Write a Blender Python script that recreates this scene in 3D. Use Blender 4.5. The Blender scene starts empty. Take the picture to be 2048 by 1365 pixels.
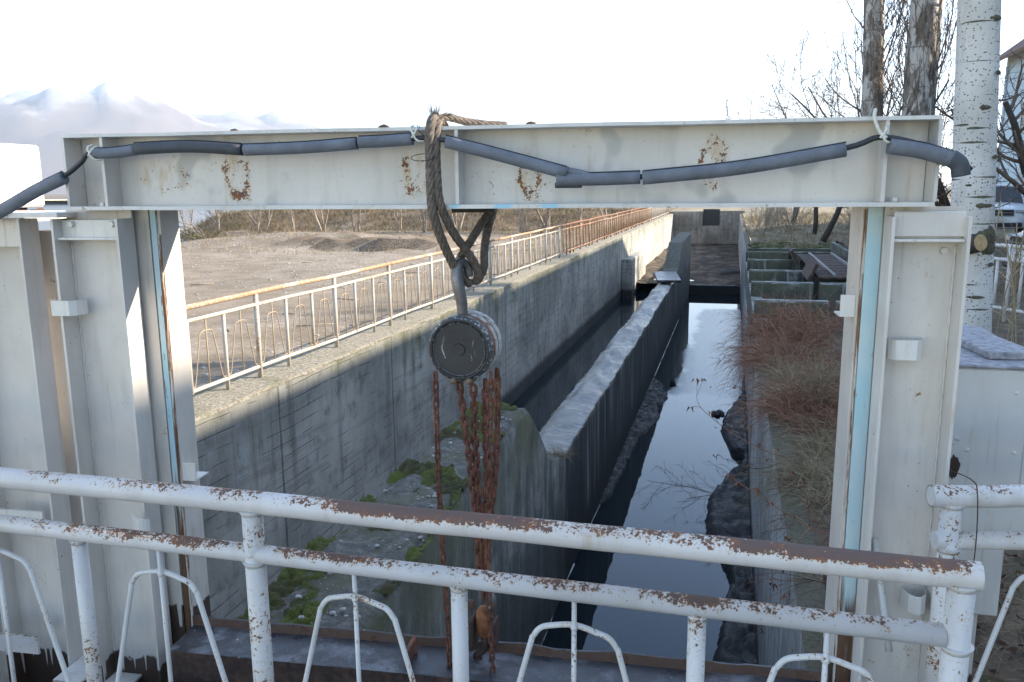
import bpy, bmesh, math, random
from mathutils import Vector, Matrix, noise as mnoise
R = math.radians
random.seed(7)
SC = bpy.context.scene
COL = SC.collection
V = Vector

# ------------------------------------------------------------------ geometry
class MB:
    """collects simple solids into one mesh"""
    def __init__(s): s.v = []; s.f = []; s.smooth = []; s.mi = []
    def add(s, vs, fs, smooth=False, mi=0):
        o = len(s.v); s.v += [tuple(p) for p in vs]
        for f in fs:
            s.f.append([i + o for i in f]); s.smooth.append(smooth); s.mi.append(mi)
    def box(s, a, b, M=None, mi=0, ch=0.0):
        x0, x1 = sorted((a[0], b[0])); y0, y1 = sorted((a[1], b[1])); z0, z1 = sorted((a[2], b[2]))
        c = min(ch, (x1-x0)*.45, (y1-y0)*.45, (z1-z0)*.45)
        if c <= 0:
            vs = [(x, y, z) for z in (z0, z1) for y in (y0, y1) for x in (x0, x1)]
            fs = [(0,2,3,1), (4,5,7,6), (0,1,5,4), (2,6,7,3), (0,4,6,2), (1,3,7,5)]
            if M: vs = [M @ V(p) for p in vs]
            s.add(vs, fs, False, mi); return
        bm = bmesh.new()
        bmesh.ops.create_cube(bm, size=1)
        for q in bm.verts:
            q.co = V(((x0+x1)/2+q.co.x*(x1-x0), (y0+y1)/2+q.co.y*(y1-y0), (z0+z1)/2+q.co.z*(z1-z0)))
        bmesh.ops.bevel(bm, geom=bm.edges[:], offset=c, segments=1, affect='EDGES', profile=.5)
        bm.verts.index_update()
        vs = [(M @ q.co) if M else q.co.copy() for q in bm.verts]
        s.add(vs, [[q.index for q in f.verts] for f in bm.faces], False, mi); bm.free()
    def prism(s, poly, z0, z1, mi=0, M=None):
        n = len(poly)
        vs = [(p[0], p[1], z0) for p in poly] + [(p[0], p[1], z1) for p in poly]
        fs = [list(range(n))[::-1], list(range(n, 2*n))] + [(i, (i+1) % n, n+(i+1) % n, n+i) for i in range(n)]
        if M: vs = [M @ V(p) for p in vs]
        s.add(vs, fs, False, mi)
    def tube(s, pts, r, n=10, cap=True, mi=0, smooth=True):
        pts = [V(p) for p in pts]; k = len(pts)
        rs = r if isinstance(r, (list, tuple)) else [r]*k
        t0 = (pts[1]-pts[0]).normalized()
        a = t0.orthogonal().normalized(); vs = []
        prev = t0
        for i, p in enumerate(pts):
            if i == 0: t = t0
            elif i == k-1: t = (pts[-1]-pts[-2]).normalized()
            else: t = ((pts[i+1]-p).normalized() + (p-pts[i-1]).normalized())
            if t.length < 1e-6: t = prev.copy()
            t.normalize()
            q = prev.rotation_difference(t); a = (q @ a); a = (a - t*a.dot(t)).normalized(); prev = t
            b = t.cross(a)
            for j in range(n):
                an = 2*math.pi*j/n
                vs.append(p + (a*math.cos(an) + b*math.sin(an))*rs[i])
        fs = [(i*n+j, i*n+(j+1) % n, (i+1)*n+(j+1) % n, (i+1)*n+j) for i in range(k-1) for j in range(n)]
        s.add(vs, fs, smooth, mi)
        if cap:
            o = len(s.v)-k*n
            s.f.append([o+j for j in range(n)][::-1]); s.smooth.append(False); s.mi.append(mi)
            s.f.append([o+(k-1)*n+j for j in range(n)]); s.smooth.append(False); s.mi.append(mi)
    def lathe(s, prof, n=32, M=None, mi=0, smooth=True):
        vs = []; k = len(prof)
        for r_, z in prof:
            for j in range(n):
                an = 2*math.pi*j/n; vs.append(V((r_*math.cos(an), r_*math.sin(an), z)))
        if M: vs = [M @ p for p in vs]
        fs = [(i*n+j, i*n+(j+1) % n, (i+1)*n+(j+1) % n, (i+1)*n+j) for i in range(k-1) for j in range(n)]
        s.add(vs, fs, smooth, mi)
    def grid(s, xs, ys, fn, mi=0, smooth=True):
        nx = len(xs); vs = [(x, y, fn(x, y)) for y in ys for x in xs]
        fs = [(j*nx+i, j*nx+i+1, (j+1)*nx+i+1, (j+1)*nx+i) for j in range(len(ys)-1) for i in range(nx-1)]
        s.add(vs, fs, smooth, mi)
    def strand(s, p, d, L, w, droop=.5, seg=4, mi=0, wob=.0):
        p = V(p); d = V(d).normalized(); side = d.cross(V((random.uniform(-1, 1), random.uniform(-1, 1), random.uniform(-.3, .3))))
        if side.length < 1e-4: side = V((1, 0, 0))
        side.normalize(); vs = []
        for i in range(seg+1):
            q = 1-i/seg*.85
            vs += [p-side*w*q*.5, p+side*w*q*.5]
            p = p + d*(L/seg)
            d = (d + V((random.uniform(-wob, wob), random.uniform(-wob, wob), -droop/seg+random.uniform(-wob, wob)))).normalized()
        s.add(vs, [(2*i, 2*i+1, 2*i+3, 2*i+2) for i in range(seg)], True, mi)
    def ico(s, c, r, sub=1, sq=(1, 1, 1), jit=0, mi=0, smooth=True):
        bm = bmesh.new(); bmesh.ops.create_icosphere(bm, subdivisions=sub, radius=1)
        c = V(c); bm.verts.index_update()
        sd = random.random()*100
        vs = []
        for q in bm.verts:
            k = 1+jit*mnoise.noise(q.co*2.1+V((sd, sd, sd)))
            vs.append(c+V((q.co.x*sq[0], q.co.y*sq[1], q.co.z*sq[2]))*r*k)
        s.add(vs, [[q.index for q in f.verts] for f in bm.faces], smooth, mi); bm.free()
    def build(s, name, mat, parent=None, **tags):
        me = bpy.data.meshes.new(name)
        o_ = V((0, 0, 0))
        vs = s.v
        if parent is None and vs:
            xs = [p[0] for p in vs]; ys = [p[1] for p in vs]; zs = [p[2] for p in vs]
            o_ = V(((min(xs)+max(xs))/2, (min(ys)+max(ys))/2, min(zs)))
            vs = [(p[0]-o_.x, p[1]-o_.y, p[2]-o_.z) for p in vs]
        me.from_pydata(vs, [], s.f)
        me.polygons.foreach_set('use_smooth', s.smooth)
        mats = mat if isinstance(mat, (list, tuple)) else [mat]
        for m in mats: me.materials.append(m)
        if len(mats) > 1: me.polygons.foreach_set('material_index', s.mi)
        me.update()
        o = bpy.data.objects.new(name, me); COL.objects.link(o); o.location = o_
        if parent: o.parent = parent
        for k, val in tags.items(): o[k] = val
        return o

def thing(name, loc, rz, label, cat, group=None):
    o = bpy.data.objects.new(name, None); COL.objects.link(o)
    o.empty_display_size = .2; o.location = loc; o.rotation_euler = (0, 0, rz)
    o['label'] = label; o['category'] = cat
    if group: o['group'] = group
    return o
def copy_tree(o, parent=None):
    c = o.copy(); COL.objects.link(c)
    if parent: c.parent = parent
    for ch in list(o.children): copy_tree(ch, c)
    return c
def arc(c, r, a0, a1, n, ax=0, ay=2):
    out = []
    for i in range(n+1):
        a = a0+(a1-a0)*i/n; p = [c[0], c[1], c[2]]
        p[ax] += r*math.cos(a); p[ay] += r*math.sin(a); out.append(tuple(p))
    return out
def spline(pts, k=6):
    P = [V(p) for p in pts]; P = [P[0]*2-P[1]]+P+[P[-1]*2-P[-2]]; out = []
    for i in range(1, len(P)-2):
        for j in range(k):
            t = j/k; a, b, c, d = P[i-1:i+3]
            out.append(.5*((2*b)+(c-a)*t+(2*a-5*b+4*c-d)*t*t+(3*b-a-3*c+d)*t**3))
    out.append(P[-2]); return out
def sm(a, b, x):
    t = min(1, max(0, (x-a)/(b-a))); return t*t*(3-2*t)
def fb(x, y, z=0, o=4):
    return mnoise.fractal(V((x, y, z)), 1.0, 2.0, o)

# ------------------------------------------------------------------ materials
class NT:
    def __init__(s, name):
        s.m = bpy.data.materials.new(name); s.m.use_nodes = True
        s.t = s.m.node_tree; s.b = s.t.nodes['Principled BSDF']
        s._g = None
    def n(s, typ, ins=None, out=0, **at):
        nd = s.t.nodes.new(typ)
        for k, v in at.items(): setattr(nd, k, v)
        for k, v in (ins or {}).items(): s.put(nd.inputs[k], v)
        return nd.outputs[out] if out is not None else nd
    def put(s, sock, v):
        if isinstance(v, bpy.types.NodeSocket): s.t.links.new(v, sock)
        else:
            if sock.type == 'RGBA' and len(v) == 3: v = (*v, 1)
            sock.default_value = v
    def set(s, name, v): s.put(s.b.inputs[name], v); return s
    def geo(s, which='Position'):
        if not s._g: s._g = s.t.nodes.new('ShaderNodeNewGeometry')
        return s._g.outputs[which]
    def obj(s):
        return s.n('ShaderNodeTexCoord', out=3)
    def sep(s, v): 
        nd = s.n('ShaderNodeSeparateXYZ', {0: v}, None); return nd.outputs
    def mul(s, v, sc):
        return s.n('ShaderNodeVectorMath', {0: v, 1: sc}, operation='MULTIPLY')
    def noise(s, v=None, scale=1, detail=3, rough=.55, dist=0):
        return s.n('ShaderNodeTexNoise', {'Vector': v if v is not None else s.geo(), 'Scale': scale, 'Detail': detail, 'Roughness': rough, 'Distortion': dist})
    def vor(s, v=None, scale=1, out=0, feature='F1'):
        return s.n('ShaderNodeTexVoronoi', {'Vector': v if v is not None else s.geo(), 'Scale': scale}, out, feature=feature)
    def ma(s, op, a, b=0.0, c=0.0, clamp=False):
        return s.n('ShaderNodeMath', {0: a, 1: b, 2: c}, operation=op, use_clamp=clamp)
    def rng(s, x, a, b, c=0.0, d=1.0, smooth=True):
        return s.n('ShaderNodeMapRange', {0: x, 1: a, 2: b, 3: c, 4: d}, interpolation_type='SMOOTHSTEP' if smooth else 'LINEAR')
    def ramp(s, f, stops):
        nd = s.n('ShaderNodeValToRGB', {0: f}, None); cr = nd.color_ramp
        while len(cr.elements) < len(stops): cr.elements.new(.5)
        for e, (p, c) in zip(cr.elements, stops):
            e.position = p; e.color = (*c, 1) if len(c) == 3 else c
        return nd.outputs[0]
    def mix(s, f, a, b, blend='MIX'):
        nd = s.n('ShaderNodeMix', None, None, data_type='RGBA', blend_type=blend)
        s.put(nd.inputs[0], f); s.put(nd.inputs[6], a); s.put(nd.inputs[7], b); return nd.outputs[2]
    def bump(s, h, strength=.3, dist=.02, nrm=None):
        ins = {'Height': h, 'Strength': strength, 'Distance': dist}
        if nrm is not None: ins['Normal'] = nrm
        s.put(s.b.inputs['Normal'], s.n('ShaderNodeBump', ins)); return s

def simple(name, c, rough=.6, var=.25, scale=8, metal=0, bump=.15, bscale=40):
    m = NT(name); f = m.noise(scale=scale, detail=5, rough=.65)
    lo = [x*(1-var) for x in c]; hi = [min(1, x*(1+var)) for x in c]
    m.set('Base Color', m.ramp(f, [(.3, lo), (.7, hi)])).set('Roughness', rough).set('Metallic', metal)
    if bump: m.bump(m.noise(scale=bscale, detail=3), bump, .01)
    return m.m

def strandmat(name, cols, rough=.9, big=.9, wr=.7):
    m = NT(name); r = m.geo('Random Per Island'); n = len(cols); nl = m.noise(scale=big, detail=4, rough=.65)
    col = m.ramp(m.ma('ADD', m.ma('MULTIPLY', r, wr), m.ma('MULTIPLY', m.rng(nl, .3, .7), 1-wr)), [(.08+.9*i/(n-1), c) for i, c in enumerate(cols)])
    m.set('Base Color', col).set('Roughness', rough); return m.m

PAINT = (.79, .745, .685)
def paint(name, rust=.5, topw=0.0, worn=None, low=None, marks=None, white=PAINT, blue=None, fine=60, stain=.0, blo=None):
    """white paint with chipped rust. topw: chips gather on upward faces; worn: (x, half width, amount);
       low: z under which the paint never reached; marks: hoof shaped rust marks in object space"""
    m = NT(name); P = m.geo()
    sx, sy, sz = m.sep(P)
    d1 = m.noise(scale=3, detail=4); d2 = m.noise(m.mul(P, (14, 14, 2.2)), 1, 4)
    base = m.mix(m.rng(d1, .35, .75), white, [c*.86 for c in white])
    base = m.mix(m.ma('MULTIPLY', m.rng(d2, .48, .72), .42), base, (.47, .43, .37))
    d5 = m.noise(m.mul(P, (26, 26, 1.3)), 1, 4, .6)
    base = m.mix(m.ma('MULTIPLY', m.ma('MULTIPLY', m.rng(d5, .60, .70), m.rng(d1, .45, .62)), .5), base, (.42, .31, .19))
    base = m.mix(m.ma('MULTIPLY', m.rng(m.noise(scale=120, detail=2), .66, .72), .35), base, (.36, .33, .29))
    if stain:
        st = m.rng(m.noise(scale=4.5, detail=3, rough=.45), .565, .63)
        base = m.mix(m.ma('MULTIPLY', st, stain), base, (.42, .42, .41))
    nf = m.noise(scale=fine, detail=4, rough=.7); nc = m.noise(scale=7, detail=3, rough=.6)
    nf2 = m.noise(scale=fine*2.6, detail=3, rough=.6)
    nf = m.ma('ADD', m.ma('MULTIPLY', nf, .55), m.ma('MULTIPLY', nf2, .45))
    k = m.ma('ADD', m.ma('MULTIPLY', nf, .98), m.ma('SUBTRACT', m.ma('MULTIPLY', nc, .40), .06))
    if topw:
        nz = m.sep(m.geo('Normal'))[2]
        k = m.ma('ADD', k, m.ma('MULTIPLY', m.ma('SUBTRACT', m.ma('MULTIPLY', nz, 1.0), .35), topw))
        if worn:
            for wx, ww, wa in worn:
                g = m.rng(m.ma('ABSOLUTE', m.ma('SUBTRACT', sx, wx)), ww, ww*.35, 0, wa)
                k = m.ma('ADD', k, m.ma('MULTIPLY', g, m.rng(nz, -.1, .75)))
    th = .86-.13*rust
    if marks:
        O = m.obj(); ox, oy, oz = m.sep(O)
        for (mx, mz, rx, rz, am) in marks:
            ex = m.ma('DIVIDE', m.ma('SUBTRACT', ox, mx), rx); ez = m.ma('DIVIDE', m.ma('SUBTRACT', oz, mz), rz)
            rr = m.ma('SQRT', m.ma('ADD', m.ma('MULTIPLY', ex, ex), m.ma('MULTIPLY', ez, ez)))
            ring = m.rng(m.ma('ABSOLUTE', m.ma('SUBTRACT', rr, m.ma('ADD', .74, m.ma('MULTIPLY', m.ma('SUBTRACT', nc, .5), 1.3)))), .42, .02)
            inn = m.rng(rr, 1.15, .5, 0, .5)
            base = m.mix(m.ma('MULTIPLY', m.ma('MULTIPLY', m.rng(rr, 1.35, .55), m.rng(m.noise(m.mul(P, (34, 34, 9)), 1, 4, .6), .44, .66)), .6), base, (.52, .37, .20))
            up = m.rng(ez, 1.3, .2)
            k = m.ma('ADD', k, m.ma('MULTIPLY', m.ma('MULTIPLY', m.ma('MAXIMUM', ring, inn), up), am))
    halo = m.rng(k, th-.07, th+.02); core = m.rng(k, th, th+.02)
    col = m.mix(m.ma('MULTIPLY', halo, .55), base, (.52, .36, .18))
    rustc = m.mix(m.rng(m.noise(scale=30, detail=3), .35, .65), (.26, .10, .035), (.13, .075, .055))
    if worn:
        rustc = m.mix(m.rng(k, th+.04, th+.14), rustc, (.135, .085, .07))
    col = m.mix(core, col, rustc)
    rough = m.rng(core, 0, 1, .42, .75, False)
    if blue:
        (ax, ac, aw, amt) = blue
        O2 = m.sep(m.obj())
        bm_ = m.rng(m.ma('ABSOLUTE', m.ma('SUBTRACT', O2[ax], ac)), aw, aw*.8)
        bm_ = m.ma('MULTIPLY', bm_, m.rng(m.noise(scale=11, detail=4), .48, .56))
        col = m.mix(m.ma('MULTIPLY', bm_, amt), col, (.30, .58, .72))
    if low is not None:
        dr = m.noise(m.mul(P, (46, 46, .8)), 1, 1); d3 = m.noise(scale=7, detail=4)
        dr = m.ma('ADD', m.ma('MULTIPLY', m.rng(dr, .56, .74), -.11), m.ma('MULTIPLY', m.ma('SUBTRACT', d3, .5), .18))
        lm = m.rng(m.ma('SUBTRACT', sz, dr), low+.006, low-.006)
        col = m.mix(lm, col, m.mix(nc, (.045, .032, .026), (.11, .07, .05)))
    m.set('Base Color', col).set('Roughness', rough)
    m.bump(m.ma('ADD', m.ma('MULTIPLY', core, -.6), m.ma('MULTIPLY', nf, .15)), .35, .003)
    return m.m

def concrete(name, c0=(.30, .31, .295), c1=(.19, .20, .195), moss=.6, ztop=-.45, zw=-3.4, boards=.5, streak=.8, joint=True, dark=0.0, wet=.9, topsoil=0, toplight=0):
    m = NT(name); P = m.geo(); x, y, z = m.sep(P)
    big = m.noise(scale=.55, detail=4, rough=.6); med = m.noise(scale=3.2, detail=5, rough=.65); fine = m.noise(scale=45, detail=4, rough=.7)
    col = m.mix(m.rng(big, .36, .64), c1, c0)
    col = m.mix(m.ma('MULTIPLY', m.rng(med, .5, .72), .75), col, [c*.52 for c in c1])
    col = m.mix(m.ma('MULTIPLY', m.rng(m.noise(scale=1.3, detail=6, rough=.7), .55, .7), .55), col, (.44, .45, .44))
    hs = m.noise(m.mul(P, (.5, .5, 9)), 1, 3)
    col = m.mix(m.ma('MULTIPLY', m.rng(hs, .55, .7), .35), col, [c*.55 for c in c1])
    st = m.noise(m.mul(P, (5.5, 5.5, .35)), 1, 5, .65)
    stm = m.ma('MULTIPLY', m.rng(st, .5, .68), streak)
    stm = m.ma('MULTIPLY', stm, m.rng(z, zw+.2, ztop-.1, .35, 1))
    col = m.mix(stm, col, (.055, .058, .05))
    st2 = m.noise(m.mul(P, (9, 9, .3)), 1, 4, .6)
    col = m.mix(m.ma('MULTIPLY', m.rng(st2, .58, .7), .5*streak), col, (.50, .51, .50))
    h = m.ma('ADD', m.ma('MULTIPLY', fine, .4), med)
    if boards:
        fr = m.ma('FRACT', m.ma('ADD', m.ma('MULTIPLY', z, 1/.165), m.ma('MULTIPLY', m.noise(scale=.8, detail=2), .5)))
        ln = m.ma('MULTIPLY', m.rng(m.ma('ABSOLUTE', m.ma('SUBTRACT', fr, .5)), .44, .5), m.rng(m.noise(scale=1.7, detail=3), .45, .6))
        col = m.mix(m.ma('MULTIPLY', ln, boards), col, (.06, .062, .058))
        h = m.ma('SUBTRACT', h, m.ma('MULTIPLY', ln, .8))
    if joint:
        fy = m.ma('ABSOLUTE', m.ma('SUBTRACT', m.ma('FRACT', m.ma('MULTIPLY', y, 1/3.3)), .5))
        jm = m.rng(m.ma('ADD', fy, m.ma('MULTIPLY', m.ma('SUBTRACT', med, .5), .02)), .009, .002)
        col = m.mix(m.ma('MULTIPLY', jm, .7), col, (.04, .04, .038))
    if moss:
        mz = m.rng(m.ma('ADD', z, m.ma('MULTIPLY', m.ma('SUBTRACT', st, .5), 2.0)), ztop-.75, ztop-.05)
        mm = m.ma('MULTIPLY', mz, m.rng(m.noise(scale=1.1, detail=5, rough=.7), .38, .62))
        col = m.mix(m.ma('MULTIPLY', mm, moss), col, m.mix(fine, (.075, .085, .035), (.15, .15, .085)))
    if wet:
        wl = m.rng(m.ma('ADD', z, m.ma('MULTIPLY', m.ma('SUBTRACT', med, .5), .35)), zw+.5, zw+.28)
        col = m.mix(m.ma('MULTIPLY', wl, wet), col, (.022, .022, .02))
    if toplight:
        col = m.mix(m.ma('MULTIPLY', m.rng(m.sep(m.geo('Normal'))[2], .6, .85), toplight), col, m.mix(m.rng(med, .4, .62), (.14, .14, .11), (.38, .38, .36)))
    if topsoil:
        nzz = m.sep(m.geo('Normal'))[2]
        col = m.mix(m.ma('MULTIPLY', m.rng(nzz, .5, .8), topsoil), col, m.ramp(fine, [(.35, (.03, .028, .012)), (.6, (.10, .085, .045))]))
    if dark:
        col = m.mix(dark, col, (.05, .052, .05))
    m.set('Base Color', col).set('Roughness', m.rng(med, .3, .7, .75, .95))
    m.bump(h, .45, .02)
    return m.m

def ledge_mat():
    m = NT('rough_ledge'); P = m.geo()
    a = m.noise(scale=18, detail=6, rough=.75); b = m.noise(scale=2, detail=4)
    v = m.vor(scale=55, out=1)
    col = m.ramp(a, [(.3, (.085, .072, .05)), (.5, (.26, .228, .172)), (.72, (.43, .395, .33))])
    col = m.mix(m.ma('MULTIPLY', m.rng(b, .5, .7), .6), col, (.12, .12, .06))
    col = m.mix(m.rng(m.noise(scale=70, detail=2), .68, .74), col, (.5, .49, .46))
    m.set('Base Color', col).set('Roughness', .95); m.bump(a, .9, .03)
    return m.m
def pier_top_mat():
    m = NT('pier_concrete'); P = m.geo(); x, y, z = m.sep(P)
    nz = m.sep(m.geo('Normal'))[2]
    a = m.noise(scale=14, detail=6, rough=.75); b = m.noise(scale=2.2, detail=5, rough=.65)
    st = m.ma('ADD', m.ma('MULTIPLY', m.noise(m.mul(P, (4.5, 4.5, .8)), 1, 6, .7, .6), .6), m.ma('MULTIPLY', m.noise(scale=2.6, detail=5, rough=.65), .4))
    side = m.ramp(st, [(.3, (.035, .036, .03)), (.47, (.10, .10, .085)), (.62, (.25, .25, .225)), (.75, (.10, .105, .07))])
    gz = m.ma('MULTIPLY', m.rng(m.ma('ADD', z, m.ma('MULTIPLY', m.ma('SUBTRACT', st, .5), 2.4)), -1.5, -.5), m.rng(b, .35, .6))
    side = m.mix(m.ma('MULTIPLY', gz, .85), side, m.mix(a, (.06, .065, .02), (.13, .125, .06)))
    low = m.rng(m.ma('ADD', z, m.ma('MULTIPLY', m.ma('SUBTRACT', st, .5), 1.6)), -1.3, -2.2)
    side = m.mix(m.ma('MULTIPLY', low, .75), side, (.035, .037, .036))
    top = m.ramp(a, [(.3, (.04, .037, .03)), (.5, (.10, .094, .08)), (.7, (.21, .20, .18))])
    top = m.mix(m.ma('MULTIPLY', m.rng(b, .45, .6), .6), top, (.085, .08, .035))
    top = m.mix(m.rng(m.noise(scale=55, detail=2), .69, .73), top, (.40, .40, .38))
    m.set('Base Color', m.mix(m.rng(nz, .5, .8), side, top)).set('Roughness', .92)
    m.bump(m.ma('ADD', a, m.ma('MULTIPLY', b, .7)), .8, .03)
    return m.m
def divider_mat():
    m = NT('divider_concrete'); P = m.geo(); x, y, z = m.sep(P)
    nz = m.sep(m.geo('Normal'))[2]
    st = m.noise(m.mul(P, (4.2, 4.2, .28)), 1, 5, .62); st2 = m.noise(m.mul(P, (11, 11, .45)), 1, 4, .6)
    f = m.ma('ADD', m.ma('MULTIPLY', st, .65), m.ma('MULTIPLY', st2, .35))
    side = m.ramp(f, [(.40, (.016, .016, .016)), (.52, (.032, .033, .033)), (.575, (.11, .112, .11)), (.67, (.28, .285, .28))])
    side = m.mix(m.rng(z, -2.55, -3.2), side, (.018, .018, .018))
    w = m.noise(m.mul(P, (2.2, 4.5, 2)), 1, 5, .6, 1.2); w2 = m.noise(scale=26, detail=4)
    fr = m.ma('ADD', m.ma('MULTIPLY', m.noise(m.mul(P, (3.2, 7, 3)), 1, 6, .75, .5), .55), m.ma('MULTIPLY', m.noise(scale=.9, detail=5, rough=.7), .45))
    top = m.ramp(fr, [(.43, (.012, .012, .012)), (.51, (.034, .034, .033)), (.56, (.11, .111, .113)), (.63, (.34, .35, .36))])  # pale streaks: frost, plus the wet top's sky gleam painted into colour
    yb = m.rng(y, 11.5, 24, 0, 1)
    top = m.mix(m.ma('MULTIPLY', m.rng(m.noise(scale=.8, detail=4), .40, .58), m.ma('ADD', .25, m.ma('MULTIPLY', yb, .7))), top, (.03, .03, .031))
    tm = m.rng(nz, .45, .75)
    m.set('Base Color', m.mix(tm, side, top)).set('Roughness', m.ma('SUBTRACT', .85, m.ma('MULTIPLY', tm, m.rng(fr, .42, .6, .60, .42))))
    m.bump(m.ma('ADD', m.ma('MULTIPLY', w, 1.0), m.ma('MULTIPLY', w2, .35)), .6, .02)
    return m.m
def water_mat():
    m = NT('canal_water'); P = m.geo(); x, y, z = m.sep(P)
    e = m.noise(scale=.55, detail=4, rough=.6)
    yy = m.ma('ADD', y, m.ma('MULTIPLY', m.ma('SUBTRACT', e, .5), 6))
    skin = m.ma('MULTIPLY', m.rng(yy, 19.2, 21.2), m.rng(yy, 36.5, 35.0))
    xx = m.ma('ADD', x, m.ma('MULTIPLY', m.ma('SUBTRACT', m.noise(scale=1.1, detail=4), .5), .9))
    skin = m.ma('MULTIPLY', skin, m.rng(xx, -1.5, -1.05))
    rp = m.noise(m.mul(P, (19, 7.5, 1)), 1, 5, .65)
    m.set('Base Color', m.mix(skin, (.010, .016, .020), (.06, .085, .11)))
    m.set('Roughness', m.ma('ADD', .015, m.ma('MULTIPLY', skin, m.rng(rp, .3, .7, .20, .26))))
    m.set('IOR', 1.42); m.set('Specular Tint', (.48, .75, 1, 1))  # tint puts the blue of the reflected sky into the water's specular colour
    h = m.ma('MULTIPLY', m.ma('ADD', m.ma('MULTIPLY', skin, 1.0), .008), rp)
    m.bump(h, .07, .03)
    return m.m
def ground_mat():
    m = NT('gravel_flat'); P = m.geo(); x, y, z = m.sep(P)
    big = m.noise(scale=.06, detail=5, rough=.6); med = m.noise(scale=.5, detail=6, rough=.7); fin = m.noise(scale=9, detail=4, rough=.7)
    pv = m.sep(m.vor(scale=6.5, out=1))[0]; pd = m.vor(scale=6.5); pb2 = m.sep(m.vor(scale=17, out=1))[0]
    col = m.mix(m.rng(med, .35, .65), (.185, .148, .108), (.265, .217, .167))
    col = m.mix(m.ma('MULTIPLY', m.rng(fin, .5, .7), .6), col, (.09, .072, .057))
    band = m.rng(m.ma('ADD', big, m.ma('MULTIPLY', m.ma('SUBTRACT', med, .5), .3)), .45, .58)
    st = m.ma('MULTIPLY', m.rng(pv, .70, .85), m.rng(pd, .45, .30))
    stones = m.ma('MAXIMUM', st, m.ma('MULTIPLY', m.rng(pb2, .72, .95), .55))
    col = m.mix(m.ma('MULTIPLY', m.ma('ADD', .12, m.ma('MULTIPLY', band, .8)), stones), col, (.46, .43, .39))
    gr = m.ma('MULTIPLY', m.rng(z, -1.95, -1.2), m.rng(m.noise(scale=.35, detail=5), .35, .6))
    gr = m.ma('MAXIMUM', gr, m.ma('MULTIPLY', m.rng(y, 56, 66), m.rng(m.noise(scale=.25, detail=5), .42, .56)))
    col = m.mix(m.ma('MULTIPLY', gr, .85), col, m.mix(m.noise(scale=2.5, detail=5), (.075, .045, .03), (.22, .15, .09)))
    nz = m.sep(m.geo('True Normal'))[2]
    col = m.mix(m.ma('MULTIPLY', m.rng(nz, .93, .80), m.rng(y, 60, 55)), col, m.mix(m.rng(fin, .3, .7), (.035, .027, .02), (.17, .14, .11)))  # steep slopes darkened: the mound's shaded near side painted into the colour
    col = m.mix(m.rng(y, 120, 400), col, m.mix(m.noise(scale=.012, detail=4), (.13, .10, .08), (.22, .19, .15)))
    m.set('Base Color', col).set('Roughness', 1).set('Specular IOR Level', .1)
    m.bump(m.ma('ADD', m.ma('MULTIPLY', fin, .5), m.ma('MULTIPLY', st, .8)), .5, .02)
    return m.m
def bank_mat():
    m = NT('bank_soil'); P = m.geo(); x, y, z = m.sep(P)
    a = m.noise(scale=3, detail=6, rough=.7); b = m.noise(scale=.7, detail=4)
    col = m.ramp(a, [(.3, (.045, .03, .02)), (.5, (.115, .08, .05)), (.7, (.22, .165, .105))])
    col = m.mix(m.ma('MULTIPLY', m.rng(b, .50, .64), .6), col, m.mix(a, (.035, .04, .014), (.10, .095, .04)))
    fy = m.rng(y, 30, 36)
    col = m.mix(m.ma('MULTIPLY', fy, m.rng(b, .35, .5)), col, m.mix(a, (.14, .11, .065), (.33, .27, .17)))
    m.set('Base Color', col).set('Roughness', .95); m.bump(a, .9, .06)
    return m.m
def mud_mat():
    m = NT('wet_mud'); a = m.noise(scale=6, detail=6, rough=.7); b = m.noise(scale=40, detail=3)
    m.set('Base Color', m.ramp(a, [(.3, (.012, .012, .012)), (.6, (.04, .039, .037)), (.8, (.09, .087, .08))]))
    m.set('Roughness', m.rng(a, .3, .7, .35, .8)); m.bump(m.ma('ADD', a, m.ma('MULTIPLY', b, .4)), .9, .04)
    return m.m
def rusty(name, c=(.16, .06, .035), c2=(.30, .13, .06), rough=.85):
    m = NT(name); a = m.noise(scale=35, detail=5, rough=.7); b = m.noise(scale=8, detail=3)
    m.set('Base Color', m.mix(m.rng(b, .5, .7), m.mix(m.rng(a, .35, .65), [q*.5 for q in c], c), c2)).set('Roughness', rough)
    m.bump(a, .5, .006); return m.m
def fence_mat(name, rust, k0=1):
    m = NT(name); P = m.geo(); y = m.sep(P)[1]
    a = m.noise(scale=22, detail=5, rough=.75); b = m.noise(scale=1.1, detail=3)
    k = m.ma('ADD', m.ma('MULTIPLY', a, .6), m.ma('MULTIPLY', b, .5))
    k = m.ma('ADD', k, m.ma('MULTIPLY', m.ma('MULTIPLY', m.rng(y, 25.5, 27.5), m.rng(y, 62, 50)), .22))
    col = m.mix(m.rng(k, .60-rust*.14, .66-rust*.14), (.44, .395, .335), (.34, .205, .115))
    col = m.mix(m.rng(k, .72-rust*.12, .80-rust*.12), col, (.20, .075, .03))
    m.set('Base Color', col).set('Roughness', .7); m.bump(a, .3, .004); return m.m
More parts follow.
